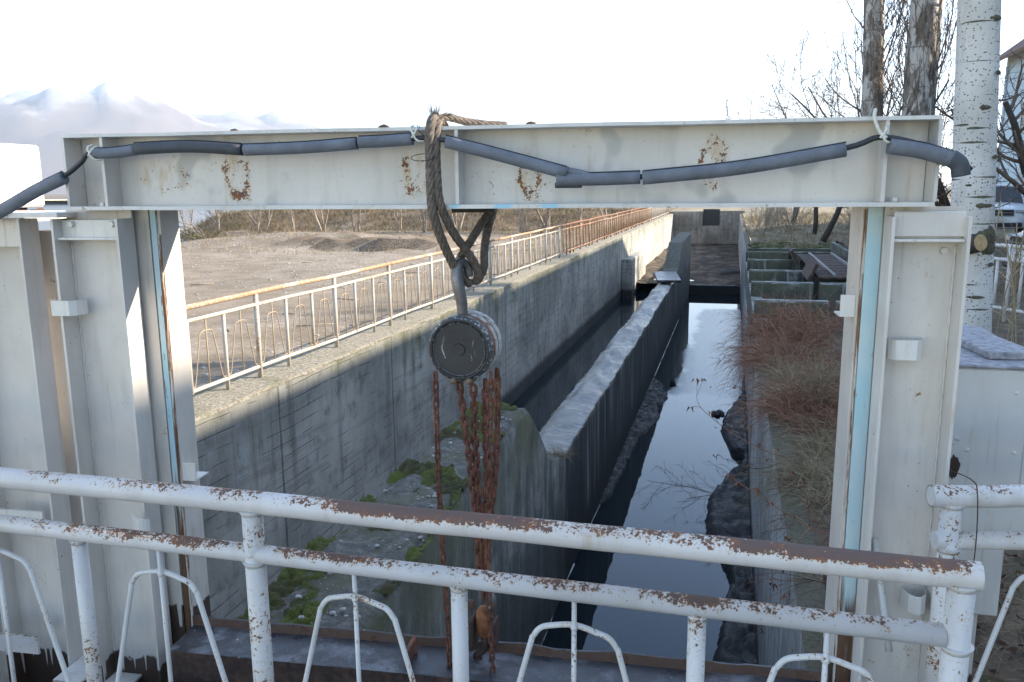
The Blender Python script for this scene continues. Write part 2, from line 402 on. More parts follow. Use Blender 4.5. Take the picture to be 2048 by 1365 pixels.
def bark_white():
    m = NT('aspen_bark'); P = m.geo(); x, y, z = m.sep(P)
    pm = m.mul(P, (1, 1, 1.6))
    pits = m.vor(m.mul(P, (52, 52, 64)), 1); keep = m.sep(m.vor(m.mul(P, (52, 52, 64)), 1, out=1))[0]
    pit = m.ma('MULTIPLY', m.rng(pits, .36, .24), m.rng(keep, .45, .6))
    cell = m.vor(m.mul(P, (4.2, 4.2, 6.2)), 1, out=None)
    lens = m.n('ShaderNodeTexVoronoi', {'Vector': m.mul(P, (4.6, 4.6, 5.2)), 'Scale': 1, 'Randomness': .9}, None)
    d = m.n('ShaderNodeVectorMath', {0: m.mul(P, (4.6, 4.6, 5.2)), 1: lens.outputs['Position']}, operation='SUBTRACT')
    dx, dy, dz = m.sep(d)
    hh = m.ma('SQRT', m.ma('ADD', m.ma('MULTIPLY', dx, dx), m.ma('MULTIPLY', dy, dy)))
    hz = m.ma('ABSOLUTE', dz)
    nn = m.noise(scale=60, detail=3)
    shp = m.ma('ADD', m.ma('MULTIPLY', hh, .34), m.ma('MULTIPLY', hz, 3.4))
    scar = m.rng(m.ma('ADD', shp, m.ma('MULTIPLY', m.ma('SUBTRACT', nn, .5), .10)), .21, .14)
    col = m.mix(m.rng(m.noise(scale=2.5, detail=5), .35, .65), (.52, .50, .46), (.64, .62, .58))
    col = m.mix(m.ma('MULTIPLY', m.rng(m.noise(m.mul(P, (3, 3, 1)), 1, 5, .7), .5, .72), .55), col, (.34, .315, .27))
    col = m.mix(m.ma('MULTIPLY', pit, .9), col, (.07, .065, .06))
    col = m.mix(scar, col, m.mix(nn, (.03, .03, .02), (.17, .16, .10)))
    m.set('Base Color', col).set('Roughness', .8); m.bump(m.ma('SUBTRACT', nn, m.ma('ADD', pit, scar)), .4, .01); return m.m
def bark_poplar():
    m = NT('poplar_bark'); P = m.geo()
    f = m.noise(m.mul(P, (3.5, 3.5, 1.1)), 1, 5, .7, .8); g = m.noise(m.mul(P, (16, 16, 2.5)), 1, 4, .65)
    hb = m.noise(m.mul(P, (2, 2, 14)), 1, 3)
    pale = m.mix(m.rng(hb, .58, .66), (.47, .44, .40), (.17, .15, .125))
    dk = m.ramp(g, [(.35, (.05, .043, .036)), (.55, (.17, .145, .12)), (.75, (.30, .265, .22))])
    m.set('Base Color', m.mix(m.rng(f, .43, .53), pale, dk)).set('Roughness', .9); m.bump(g, .9, .05); return m.m

M = {}
M['rail'] = paint('rail_paint', rust=.86, white=(.63, .60, .575), topw=.10, worn=[(-.74, .46, .225), (.36, .26, .17), (-.02, .5, .10), (-1.45, .35, .06), (.12, .15, .05)])
M['rail3'] = paint('middle_rail_paint', rust=.92, white=(.64, .61, .585), topw=.10, worn=[(-.95, .26, .12), (-1.55, .38, .09), (-.30, .4, .06), (.15, .35, .075)])
M['post'] = paint('post_paint', rust=1.05, white=(.63, .61, .585))
M['rod'] = paint('rod_paint', rust=.95, white=(.62, .61, .59))
M['rail2'] = paint('short_rail_paint', rust=.85, topw=.12, white=(.64, .615, .59))
M['beam'] = paint('beam_paint', rust=.42, fine=55, stain=.75, white=(.71, .665, .61),
                  marks=[(-.965, 1.81, .055, .085, .185), (-.31, 1.83, .06, .10, .14), (.06, 1.81, .045, .09, .165), (.64, 1.81, .045, .10, .175), (-1.25, 1.80, .10, .06, .09)])
M['flange'] = paint('flange_paint', rust=.60, white=(.70, .68, .64))
M['flangeblue'] = paint('bottom_flange_paint', rust=.72, white=(.70, .68, .64), blue=(0, .10, .34, .9))
M['col'] = paint('column_paint', rust=.42, fine=45, white=(.70, .65, .59), low=-.08)
M['guide'] = paint('guide_paint', rust=.5, fine=45, white=(.66, .61, .545), low=.14)
M['bracket'] = paint('bracket_paint', rust=.4, white=(.76, .73, .68))
M['bluestrip'] = None
def bluestrip(name, low):
    m = NT(name); P = m.geo(); z = m.sep(P)[2]
    a = m.noise(m.mul(P, (30, 30, 5)), 1, 5, .7); b = m.noise(scale=3, detail=3)
    col = m.mix(m.rng(b, .4, .6), (.40, .62, .68), (.52, .66, .68))
    col = m.mix(m.rng(a, .60, .66), col, (.24, .11, .05))
    dr = m.noise(m.mul(P, (30, 30, 2)), 1, 4)
    lm = m.rng(m.ma('SUBTRACT', z, m.ma('MULTIPLY', m.ma('SUBTRACT', dr, .5), 1.3)), low+.1, low-.1)
    col = m.mix(lm, col, m.mix(a, (.05, .035, .028), (.20, .09, .04)))
    m.set('Base Color', col).set('Roughness', .6); m.bump(a, .4, .004); return m.m
M['blueL'] = bluestrip('blue_strip_paint', .62); M['blueR'] = bluestrip('pale_blue_strip_paint', .28)
def edge_rust():
    m = NT('edge_rust'); P = m.geo(); a = m.noise(m.mul(P, (60, 60, 5)), 1, 5, .7); b = m.noise(m.mul(P, (9, 9, 2.2)), 1, 3); f = m.noise(scale=60, detail=4)
    k = m.ma('ADD', m.ma('MULTIPLY', a, .6), m.ma('MULTIPLY', b, .4))
    col = m.ramp(k, [(.36, (.03, .022, .018)), (.44, (.16, .07, .035)), (.49, (.26, .13, .06)), (.53, (.55, .50, .44)), (.62, (.66, .62, .56))])
    m.set('Base Color', col).set('Roughness', .8); m.bump(f, .5, .004); return m.m
M['edge'] = edge_rust()
M['rust'] = rusty('rust'); M['rustchain'] = rusty('chain_rust', (.17, .065, .04), (.24, .10, .05))
M['rustdark'] = rusty('dark_rust', (.075, .045, .035), (.13, .07, .045))
M['rustbright'] = rusty('orange_rust', (.24, .09, .035), (.36, .15, .06))
M['wall'] = concrete('channel_wall_concrete', c0=(.44, .42, .37), c1=(.26, .25, .22), moss=.9, boards=.9, streak=.5)
M['wallR'] = concrete('right_wall_concrete', c0=(.40, .395, .375), c1=(.20, .20, .19), moss=0, boards=0, topsoil=.95, streak=.85, joint=False)
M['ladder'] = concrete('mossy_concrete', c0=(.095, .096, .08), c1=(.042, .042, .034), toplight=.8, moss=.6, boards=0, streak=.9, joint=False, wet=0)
M['plain'] = concrete('plain_concrete', c0=(.33, .29, .235), c1=(.20, .17, .135), moss=.0, boards=.3, zw=-9, wet=0, streak=.6, joint=False)
M['ledge'] = ledge_mat(); M['pier'] = pier_top_mat(); M['divider'] = divider_mat()
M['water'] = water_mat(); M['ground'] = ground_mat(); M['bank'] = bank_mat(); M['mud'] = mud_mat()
M['fence'] = fence_mat('fence_paint', .05); M['fencetop'] = fence_mat('fence_top_rail', .75); M['fencerod'] = strandmat('fence_rod_paint', [(.20, .145, .10), (.30, .235, .17), (.36, .27, .18), (.40, .35, .29)])
M['aspen'] = bark_white(); M['poplar'] = bark_poplar()
M['darkbark'] = simple('dark_bark', (.055, .044, .036), .9, .5, 12)
M['twig'] = simple('twig', (.15, .11, .085), .85, .35, 6, bump=0)
M['paletwig'] = simple('pale_twig', (.30, .245, .19), .85, .3, 6, bump=0)
M['palebark'] = simple('pale_bark', (.30, .235, .175), .9, .35, 4)
M['scrub'] = strandmat('dry_scrub', [(.045, .035, .018), (.12, .085, .045), (.09, .085, .035), (.24, .17, .09), (.36, .27, .15)], big=.35, wr=.42)
M['straw'] = strandmat('straw', [(.13, .095, .055), (.25, .19, .11), (.36, .29, .18), (.46, .38, .25)])
M['redvine'] = strandmat('red_brown_vine', [(.05, .026, .018), (.17, .075, .045), (.27, .125, .075), (.37, .20, .125), (.46, .33, .23)])
M['leaf'] = strandmat('dead_leaf', [(.12, .05, .03), (.22, .09, .045), (.32, .15, .08)])
def mossmat():
    m = NT('moss'); a = m.noise(scale=16, detail=5, rough=.7); b = m.noise(scale=3, detail=3); f = m.noise(scale=140, detail=2)
    col = m.mix(m.rng(b, .38, .62), m.mix(a, (.035, .034, .012), (.085, .075, .03)), m.mix(a, (.045, .06, .009), (.13, .145, .026)))
    m.set('Base Color', col).set('Roughness', 1); m.bump(m.ma('ADD', a, f), .9, .01); return m.m
M['moss'] = mossmat()
M['foam'] = simple('grey_foam_sleeve', (.15, .165, .19), .75, .22, 14, bump=.2, bscale=90)
M['foamdark'] = simple('dark_foam_sleeve', (.06, .068, .078), .7, .2, 14, bump=.2)
M['rubber'] = simple('black_cable', (.028, .03, .033), .5, .3, 20)
M['tie'] = simple('white_tie', (.68, .66, .56), .6, .15, 20)
M['rope'] = simple('old_wire_rope', (.155, .122, .096), .75, .5, 60, metal=.0, bump=.5, bscale=260)
M['darkgrey'] = simple('dark_grey_paint', (.055, .057, .062), .5, .35, 14, bump=.12, bscale=90)
M['cabinet'] = simple('white_cabinet', (.80, .79, .76), .6, .04, 4)
M['boxtop'] = simple('flaked_grey_top', (.30, .295, .31), .7, .5, 30, bump=.4)
M['boxpaint'] = paint('box_paint', rust=.05, white=(.66, .65, .62))
M['steel'] = simple('hook_steel', (.20, .19, .185), .45, .4, 25, metal=.6)
M['yellow'] = simple('yellow_paint', (.62, .30, .02), .5, .2, 10)
M['black'] = simple('black_metal', (.015, .015, .015), .6, .3, 10)
M['deck'] = simple('deck_concrete', (.27, .26, .25), .9, .3, 4)

# ------------------------------------------------------------------ camera, sun, sky
cam = bpy.data.cameras.new('camera'); co = bpy.data.objects.new('camera', cam); COL.objects.link(co)
yaw, pitch, roll = R(15.0735), R(10.5004), R(.5)
fw = V((-math.sin(yaw)*math.cos(pitch), math.cos(yaw)*math.cos(pitch), -math.sin(pitch)))
rt = V((math.cos(yaw), math.sin(yaw), 0)); up = rt.cross(fw)
r2 = rt*math.cos(roll)-up*math.sin(roll); u2 = rt*math.sin(roll)+up*math.cos(roll)
m4 = Matrix((r2, u2, -fw)).transposed().to_4x4(); m4.translation = V((0, 0, 1.75))
co.matrix_world = m4
cam.sensor_width = 36; cam.lens = 1638/2048*36; cam.clip_start = .05; cam.clip_end = 30000
SC.camera = co
AZ, EL = 63.0, 25.9
sd = V((math.sin(R(AZ))*math.cos(R(EL)), math.cos(R(AZ))*math.cos(R(EL)), math.sin(R(EL))))
sl = bpy.data.lights.new('sun', 'SUN'); sl.energy = 4.6; sl.angle = R(.53); sl.color = (1, .93, .82)
so = bpy.data.objects.new('sun', sl); COL.objects.link(so); so.rotation_euler = sd.to_track_quat('Z', 'Y').to_euler()
so.location = sd*60
w = bpy.data.worlds.new('World'); SC.world = w; w.use_nodes = True
sk = w.node_tree.nodes.new('ShaderNodeTexSky'); sk.sky_type = 'NISHITA'; sk.sun_disc = False
sk.sun_elevation = R(EL); sk.sun_rotation = R(AZ); sk.altitude = 1500; sk.air_density = 1.0; sk.dust_density = .35; sk.ozone_density = 1.6
bg = w.node_tree.nodes['Background']; bg.inputs[1].default_value = .15
w.node_tree.links.new(sk.outputs[0], bg.inputs[0])
SC.view_settings.view_transform = 'Standard'; SC.view_settings.look = 'None'
SC.view_settings.exposure = 1.88; SC.view_settings.gamma = 1; SC.view_settings.use_curve_mapping = False
SC.view_settings.use_white_balance = True; SC.view_settings.white_balance_temperature = 7050; SC.view_settings.white_balance_tint = 10
SC.cycles.max_bounces = 7; SC.cycles.diffuse_bounces = 3; SC.cycles.volume_bounces = 0
SC.cycles.caustics_reflective = False; SC.cycles.caustics_refractive = False

ZT, ZW = -.45, -3.4
S = dict(kind='structure')

# ------------------------------------------------------------------ ground
def lin(a, b, st):
    n = max(1, round((b-a)/st)); return [a+(b-a)*i/n for i in range(n+1)]
def left_h(x, y):
    n = fb(x*.05, y*.05)*.25 + fb(x*.3, y*.3)*.05
    z = -2.0 + n*.5
    # gravel mound with a steep cut bank on the near side
    mx = sm(-30.5, -26.5, x)*sm(-16.5, -19, x)
    front = 48.2 + 1.6*fb(x*.35, 3.1) + .5*fb(x*1.6, 7)
    z += mx*sm(front, front+.5, y)*sm(62, 53, y)*(.62+.35*fb(x*.5, y*.5)+.22*fb(x*1.9, y*1.9))+.25*mx*sm(front-1.2, front+.2, y)*sm(front+2, front, y)*fb(x*1.5, y*1.5)
    z += .5*sm(-40, -34, x)*sm(44, 54, y)*sm(66, 58, y)*sm(-24, -30, x)
    # berm behind the row of trees
    edge = -56 + 2.5*fb(y*.1, 5)
    fy = 71.5 + 1.5*fb(x*.12, 9)
    z += sm(fy, fy+7.5, y)*sm(edge-3, edge+3, x)*(1.55+.2*fb(x*.4, y*.4))
    # river bed on the left
    rx = -42 - (y-55)*.48 + 2.5*fb(y*.07, 2)
    z -= 1.1*sm(rx+2, rx-5, x)*sm(-190, -160, x + (y-60)*.5)
    return z
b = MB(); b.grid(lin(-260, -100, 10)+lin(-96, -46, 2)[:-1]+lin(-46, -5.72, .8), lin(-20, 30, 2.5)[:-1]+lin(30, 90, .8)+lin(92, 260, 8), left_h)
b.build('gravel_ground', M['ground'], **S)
b = MB(); b.box((-400, 20, -2.5), (-20, 400, -2.36)); 
wm = NT('river_water'); wm.set('Base Color', (.10, .13, .15)).set('Roughness', .12).set('IOR', 1.4); wm.bump(wm.noise(scale=1.5, detail=4), .3, .05)
b.build('river', wm.m, **S)
b = MB()
fp = lambda x, y: -.45 + .25*fb(x*.01, y*.01)
xs = [-9000, -5000, -2500, -1200, -600, -400, -250, -120, -60, -20, 0, 40, 100, 250, 600, 1500, 4000, 9000]
b.grid(xs, [258, 300, 400, 600, 1000, 2000, 4000, 9000], fp)
b.grid([-9000, -3000, -800, -258], [-2000, -300, 0, 100, 258], lambda x, y: -1.6)
b.build('far_plain', M['ground'], **S)
def right_h(x, y):
    base = -.45 + .40*sm(.8, 2.4, x) + .12*sm(2, 8, x)
    base += .12*fb(x*.8, y*.8)*sm(.62, 1.0, x)
    if y > 29.9: base = -.40 + .25*sm(32, 45, y)*sm(.6, 3, x) + .10*fb(x*.5, y*.5)
    return base
yl = lin(-14, 13.6, .4)
b = MB(); b.grid([.56, .64, .74, .85, 1, 1.2, 1.4, 1.7, 2, 2.5, 3.2, 4.2, 5.5, 7.5, 10, 14, 30, 90], yl, right_h)
b.grid([3.35, 4.2, 5.5, 7.5, 10, 14, 30, 90], lin(13.6, 30.2, .8), right_h)
b.grid([.70, 1, 1.4, 2, 2.6, 3.3, 4.2, 5.5, 7.5, 10, 14, 30, 90], lin(30.2, 74, .8)+[90, 140, 258], right_h)
b.build('bank_ground', M['bank'], **S)
b = MB(); b.grid(lin(-5.72, .7, .8), [73.5, 90, 140, 258], lambda x, y: -.35+.1*fb(x, y)); b.build('far_bank_ground', M['bank'], **S)

# mountains
def mh(x, y):
    a = math.degrees(math.atan2(x, y))           # azimuth from +Y
    d = math.hypot(x, y)
    env = sm(-8, -43, a)*(1-.25*sm(-50, -62, a))
    t = sm(2900, 5200, d)*sm(8200, 6300, d)
    r = mnoise.ridged_multi_fractal(V((x*.00075, y*.00075, 3.3)), .9, 2.1, 6, 1.0, 2.0)
    return -10 + t*env*(215+265*r) + 40*env*t*fb(x*.003, y*.003)
b = MB()
na, nd = 200, 60; vs = []
for j in range(nd+1):
    d = 2800+(8300-2800)*j/nd
    for i in range(na+1):
        a = R(-74+72*i/na); x, y = d*math.sin(a), d*math.cos(a); vs.append((x, y, mh(x, y)))
b.add(vs, [(j*(na+1)+i, j*(na+1)+i+1, (j+1)*(na+1)+i+1, (j+1)*(na+1)+i) for j in range(nd) for i in range(na)], True)
mm = NT('mountain'); P = mm.geo(); z = mm.sep(P)[2]; nz = mm.sep(mm.geo('Normal'))[2]
n1 = mm.noise(scale=.004, detail=8, rough=.65)
sn = mm.rng(mm.ma('ADD', z, mm.ma('MULTIPLY', mm.ma('SUBTRACT', n1, .5), 420)), 330, 560)
sn = mm.ma('MULTIPLY', sn, mm.rng(nz, .45, .75))
mm.set('Base Color', mm.mix(sn, mm.mix(n1, (.10, .07, .065), (.19, .145, .12)), (.6, .62, .66))).set('Roughness', .95)
zmax = max(p[2] for p in b.v); b.build('mountains', mm.m, **S)

# ------------------------------------------------------------------ channel
YE = 72.5
def wall_poly(mb, prof, y0, y1, step=1.0, jit=0.0):
    """profile (x,z) swept along Y, jittered a little so that long edges are not dead straight"""
    ys = lin(y0, y1, step); n = len(prof); vs = []
    for y in ys:
        for k, (x, z) in enumerate(prof):
            vs.append((x+jit*fb(y*.9, k*7.3), y, z+jit*fb(y*.9, k*3.1+50)))
    fs = [(j*n+i, (j+1)*n+i, (j+1)*n+(i+1) % n, j*n+(i+1) % n) for j in range(len(ys)-1) for i in range(n)]
    fs += [list(range(n)), [len(vs)-n+i for i in range(n)][::-1]]
    mb.add(vs, fs, False)
def tagset(o, label, cat, group=None):
    o['label'] = label; o['category'] = cat
    if group: o['group'] = group
    return o
t = thing('channel_wall', (-5.4, 20, -4), 0, 'long concrete channel wall on the left carrying the rusty railing', 'wall')
off = V(t.location)
class LMB(MB):
    def __init__(s, o): super().__init__(); s.o = o
    def build(s, *a, **k):
        s.v = [(p[0]-s.o[0], p[1]-s.o[1], p[2]-s.o[2]) for p in s.v]; return MB.build(s, *a, **k)
b = LMB(off); wall_poly(b, [(-5.05, -4), (-5.05, ZT-.03), (-5.72, ZT-.03), (-5.9, -4)], -3, YE, 1.2); b.build('wall_face', M['wall'], t)
b = LMB(off)
ys = lin(-3, YE, .22); xs = [-5.76, -5.6, -5.4, -5.25, -5.12, -5.055, -5.035]; vs = []
for y in ys:
    for k, x in enumerate(xs):
        e = 1 if k > 3 else .4
        vs.append((x+.02*e*fb(y*2.2, k*3.), y, ZT+.012*fb(x*5, y*4)-(.015+.05*abs(fb(y*3, 8)) if k == 6 else 0)))
n = len(xs)
b.add(vs, [(j*n+i, j*n+i+1, (j+1)*n+i+1, (j+1)*n+i) for j in range(len(ys)-1) for i in range(n-1)], True)
b.build('rough_ledge', M['ledge'], t)
b = LMB(off); b.box((-5.06, 38.9, -4), (-4.55, 39.6, -1.55), ch=.05); b.box((-5.06, 39.6, -4), (-4.62, 45.8, -1.6), ch=.05); b.build('gate_slot_block', M['wall'], t)
# pier and dividing wall
t = thing('dividing_wall', (-2.2, 10, -4), 0, 'central concrete dividing wall with mossy raised pier end between both water lanes', 'wall')
off = V(t.location)
b = LMB(off)
prof_y = [1.9, 2.4, 3, 3.5] + lin(3.7, 7.8, .16) + [8.0, 8.15, 8.35, 8.6, 8.9, 9.2, 9.6, 9.8]
def pier_z(y):
    pts = [(-9, ZT), (7.7, ZT), (8.05, -.50), (8.2, -.68), (8.5, -.98), (8.9, -1.28), (9.3, -1.45), (9.8, -1.56)]
    for (a, za), (c, zc) in zip(pts, pts[1:]):
        if y <= c: return za+(zc-za)*(y-a)/(c-a)
    return -1.56
nx = 9; vs = []
for y in prof_y:
    xl = -2.50+.09*sm(5, 3.2, y); xr = -1.96+.22*sm(7.6, 3.2, y)
    z = pier_z(y)
    row = [(xl, y, -4)]
    for i in range(nx):
        f = i/(nx-1); edge = (i in (0, nx-1))
        row.append((xl+(xr-xl)*f + (.05*fb(y*1.7, i*5.) if edge else 0), y, z+.03*fb(f*3, y*1.8)-(.05+.05*abs(fb(y*2.5, i*3.)) if edge else 0)))
    row.append((xr+.02, y, -4)); vs += row
n = nx+2
b.add(vs, [(j*n+i, j*n+i+1, (j+1)*n+i+1, (j+1)*n+i) for j in range(len(prof_y)-1) for i in range(n-1)]+[list(range(n))], True)
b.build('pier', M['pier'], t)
b = LMB(off)
ys = lin(9.3, 34.6, .14); nx = 15; vs = []
for y in ys:
    row = [(-2.53, y, -4), (-2.53, y, -2.6), (-2.53+.03*fb(y*1.5, 1), y, -1.66)]
    for i in range(nx):
        f = i/(nx-1); ed = min(f, 1-f)
        wv = .06*fb(f*1.1+y*.15, y*.45)+.035*fb(f*3+y*.2, y*1.9)+.014*fb(f*9, y*6)
        cr = .10*sm(0, .3, ed)
        row.append((-2.53+.55*f+(.035*fb(y*2.6, i*4.) if i in (0, nx-1) else 0), y, -1.60+cr*(.35+.5*sm(13, 22, y))+wv*(.5+.5*sm(10, 16, y))))
    row += [(-1.98+.025*fb(y*1.9, 5), y, -1.72), (-1.97, y, -2.6), (-1.96, y, -4)]; vs += row
n = nx+6
b.add(vs, [(j*n+i, j*n+i+1, (j+1)*n+i+1, (j+1)*n+i) for j in range(len(ys)-1) for i in range(n-1)], True)
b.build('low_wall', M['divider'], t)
b = LMB(off)
wall = [(30.6, -4), (30.6, -1.42), (32.0, -1.30), (34.3, -.46), (40.6, -.40), (41.4, -.40), (41.4, -4)]
vs = [(x, y, z) for x in (-2.53, -1.98) for y, z in wall]; k = len(wall)
b.add(vs, [list(range(k))[::-1], list(range(k, 2*k))]+[(i, (i+1) % k, k+(i+1) % k, k+i) for i in range(k)], False)
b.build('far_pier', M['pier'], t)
b = MB(); Mx = Matrix.Translation((-2.24, 30.0, -1.415)) @ Matrix.Rotation(R(1.5), 4, 'X') @ Matrix.Rotation(R(8), 4, 'Z')
b.box((-.42, -1.25, -.045), (.40, 1.2, .045), Mx, ch=.01)
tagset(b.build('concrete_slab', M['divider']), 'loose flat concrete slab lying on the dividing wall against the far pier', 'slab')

# right wall, water, mud, weir
t = thing('channel_wall', (.6, 20, -4), 0, 'pale streaked concrete channel wall on the right below the dry plants', 'wall')
off = V(t.location); b = LMB(off)
wall_poly(b, [(.43, -4), (.405, ZT), (.57, ZT+.005), (.57, -4)], -3, 13.5, .5, .012); wall_poly(b, [(.43, -4), (.47, ZT), (.72, ZT+.01), (.72, -4)], 30.1, YE, .8, .012)
wall_poly(b, [(.43, -4), (.44, -1.5), (.72, -1.5), (.72, -4)], 13.5, 30.1, .8, .012)
b.build('wall_face', M['wallR'], t)
b = MB(); b.grid([-5.3, -2.5, -1.95, .6], [-3, 5, 20, 41.05], lambda x, y: ZW); b.grid([-5.3, -2.2], [41.05, 60], lambda x, y: ZW); b.build('canal_water', M['water'], **S)
b = MB(); b.box((-1.99, 41.0, -4), (.48, 41.35, -2.95), ch=.03); tagset(b.build('weir', M['mud']), 'low black wet weir sill across the right lane', 'weir')
b = MB(); b.grid(lin(-5.1, .55, .25), lin(41.3, YE, .5), lambda x, y: -2.99+.10*fb(x*.9, y*.4)+.06*sm(-3.2, -4.6, x)+.10*sm(-1.4, -.6, x)*sm(58, 50, y))
bm = NT('silt_bed'); a_ = bm.noise(bm.mul(bm.geo(), (.9, .45, 1)), 1, 6, .7); bm.set('Base Color', bm.ramp(a_, [(.35, (.025, .02, .015)), (.5, (.075, .058, .042)), (.62, (.17, .135, .10))])).set('Roughness', .95).set('Specular IOR Level', .15); bm.bump(a_, .6, .05)
b.build('channel_bed', bm.m, **S)
mb = NT('shallow_water'); mb.set('Base Color', (.06, .055, .045)).set('Roughness', .05); mb.bump(mb.noise(scale=3), .1, .02)
b = MB(); b.grid(lin(-5.1, .5, .6), lin(41.4, YE, 1), lambda x, y: -3.035); b.build('shallow_water', mb.m, **S)
# mud banks along the right wall and the divider: outline (x at the water edge, y)
def mud_bank(name, xw, outline, h, sgn):
    b = MB(); vs = []; ys = lin(outline[0][1], outline[-1][1], .07); n = 14
    def xo(y):
        for (xa, ya), (xb, yb) in zip(outline, outline[1:]):
            if y <= yb: 
                t_ = (y-ya)/(yb-ya); t_ = t_*t_*(3-2*t_); return xa+(xb-xa)*t_
        return outline[-1][0]
    for y in ys:
        x1 = xo(y)+.05*fb(y*2.3, 1)+.03*fb(y*9, 3)
        for i in range(n+1):
            f = i/n; x = xw+(x1-xw)*f
            vs.append((x, y, ZW-.06+(h+.06)*(sm(1.0, .72, f))*(1+.35*fb(x*2.5, y*2.5))+.04*fb(x*9, y*9)*sm(1, .8, f)))
    m_ = n+1
    b.add(vs, [(j*m_+i, j*m_+i+1, (j+1)*m_+i+1, (j+1)*m_+i) for j in range(len(ys)-1) for i in range(n)], True)
    return b.build(name, M['mud'], **S)
mud_bank('mud_bank', .42, [(.40, 5.2), (.0, 6.5), (-.06, 8.7), (.02, 9.6), (.12, 10.5), (-.05, 11.2), (-.30, 12.1), (-.31, 13.3), (-.05, 14.3), (.34, 15.1), (.36, 15.6), (.05, 16.2), (-.14, 17.6), (-.08, 18.6), (.2, 19.6), (.38, 20.8), (.40, 22)], .16, 1)
mud_bank('mud_bank', -1.99, [(-1.97, 12.6), (-1.80, 13.2), (-1.74, 15), (-1.70, 16.5), (-1.55, 17.2), (-1.38, 18.2), (-1.50, 19.2), (-1.30, 20.2), (-1.55, 21.2), (-1.96, 22.4)], .05, -1)
b = MB(); pts = [(-1.955+.012*fb(i*.4, 3)+(.03*fb(i*.13, 1)), 5+i*.5, ZW+.012) for i in range(17)]+[(-1.955, 22.5+i*.6, ZW+.012) for i in range(18)]
for seg in (pts[:17], pts[17:]):
    for p, q in zip(seg, seg[1:]):
        if random.random() < .86: b.tube([p, q], random.choice((.005, .008, .011)), 5)
b.build('ice_rim', simple('ice', (.75, .78, .80), .3, .05), kind='stuff')
for (x, y, s_, lb) in ((-.18, 18.9, .10, 'small muddy stick lump in the water off the right mud bank'), (-2.75, 17.4, .10, 'dark debris lump floating in the left lane beside the dividing wall')):
    b = MB()
    for k in range(6): b.ico((x+random.uniform(-1, 1)*s_, y+random.uniform(-1, 1)*s_*1.6, ZW+.03), s_*random.uniform(.4, .8), 2, (1, 1.3, .7), .6)
    tagset(b.build('debris_lump', M['mud']), lb, 'debris')
b = MB(); Mx = Matrix.Translation((-.05, 46.5, -2.86))
prof = [(.42+.16*math.cos(a), .16*math.sin(a)) for a in [2*math.pi*i/12 for i in range(13)]]
b.lathe(prof, 28, Mx); tagset(b.build('old_tyre', simple('tyre_rubber', (.06, .058, .055), .8)), 'pale ringed old tyre lying on the mud beyond the weir', 'tyre')
# end wall with its dark gate
t = thing('end_wall', (-2, YE, -4), 0, 'stained concrete wall closing the far end of the channel', 'wall'); off = V(t.location)
b = LMB(off)
b.box((-5.7, YE, -4), (-2.55, YE+.9, -.25)); b.box((-2.55, YE, -4), (-1.15, YE+.9, -1.45)); b.box((-1.15, YE, -4), (.9, YE+.9, -.2)); b.box((-2.55, YE+.5, -1.45), (-1.15, YE+.9, -.05))
b.build('wall_face', M['plain'], t)
b = LMB(off); b.box((-2.5, YE-.05, -1.42), (-1.2, YE+.1, -.1), ch=.03)
for i in range(4): b.box((-2.5+i*.42, YE-.12, -1.42), (-2.44+i*.42, YE-.05, -.1))
b.build('gate_leaf', M['black'], t)
# fish ladder baffles
for i, (y, lb) in enumerate(((13.7, 'nearest'), (16.9, 'second'), (20.2, 'third'), (23.1, 'fourth'), (26.5, 'fifth'), (29.8, 'farthest'))):
    t = thing('baffle_wall', (1.9, y, -2.2), 0, f'{lb} of the mossy concrete cross walls stepping back right of the channel', 'baffle wall', 'concrete cross walls beside the channel')
    off = V(t.location); b = LMB(off); j = random.uniform(-.02, .02)
    def slab(x0, x1):
        nn = 10; vs = []
        for k in range(nn+1):
            x = x0+(x1-x0)*k/nn; e = .02*fb(x*3, y)
            vs += [(x, y-.14+e, -2.2), (x, y-.14+e, ZT-.03+.02*fb(x*4, y+9)), (x, y-.11, ZT+.015*fb(x*4, y+3)), (x, y+.12, ZT+.015*fb(x*4, y+5)), (x, y+.14, -2.2)]
        fs = [(5*k+q, 5*k+q+1, 5*k+q+6, 5*k+q+5) for k in range(nn) for q in range(4)]
        fs += [(0, 1, 2, 3, 4)[::-1], tuple(5*nn+q for q in range(5))]
        b.add(vs, fs, False)
    slab(.46, 1.86+j); slab(2.0+j, 3.3)
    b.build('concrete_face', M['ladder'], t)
b = MB(); b.box((.46, 13.5, -4), (.72, 30.1, ZT-.35)); 
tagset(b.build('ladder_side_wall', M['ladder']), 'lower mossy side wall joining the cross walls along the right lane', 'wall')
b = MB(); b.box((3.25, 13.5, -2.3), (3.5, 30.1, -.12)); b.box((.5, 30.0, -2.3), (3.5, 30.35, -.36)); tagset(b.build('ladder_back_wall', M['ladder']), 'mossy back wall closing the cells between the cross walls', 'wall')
b = MB(); b.box((.6, 13.4, -2.3), (3.3, 30.2, -2.1)); b.build('cell_floor', M['mud'], **S)
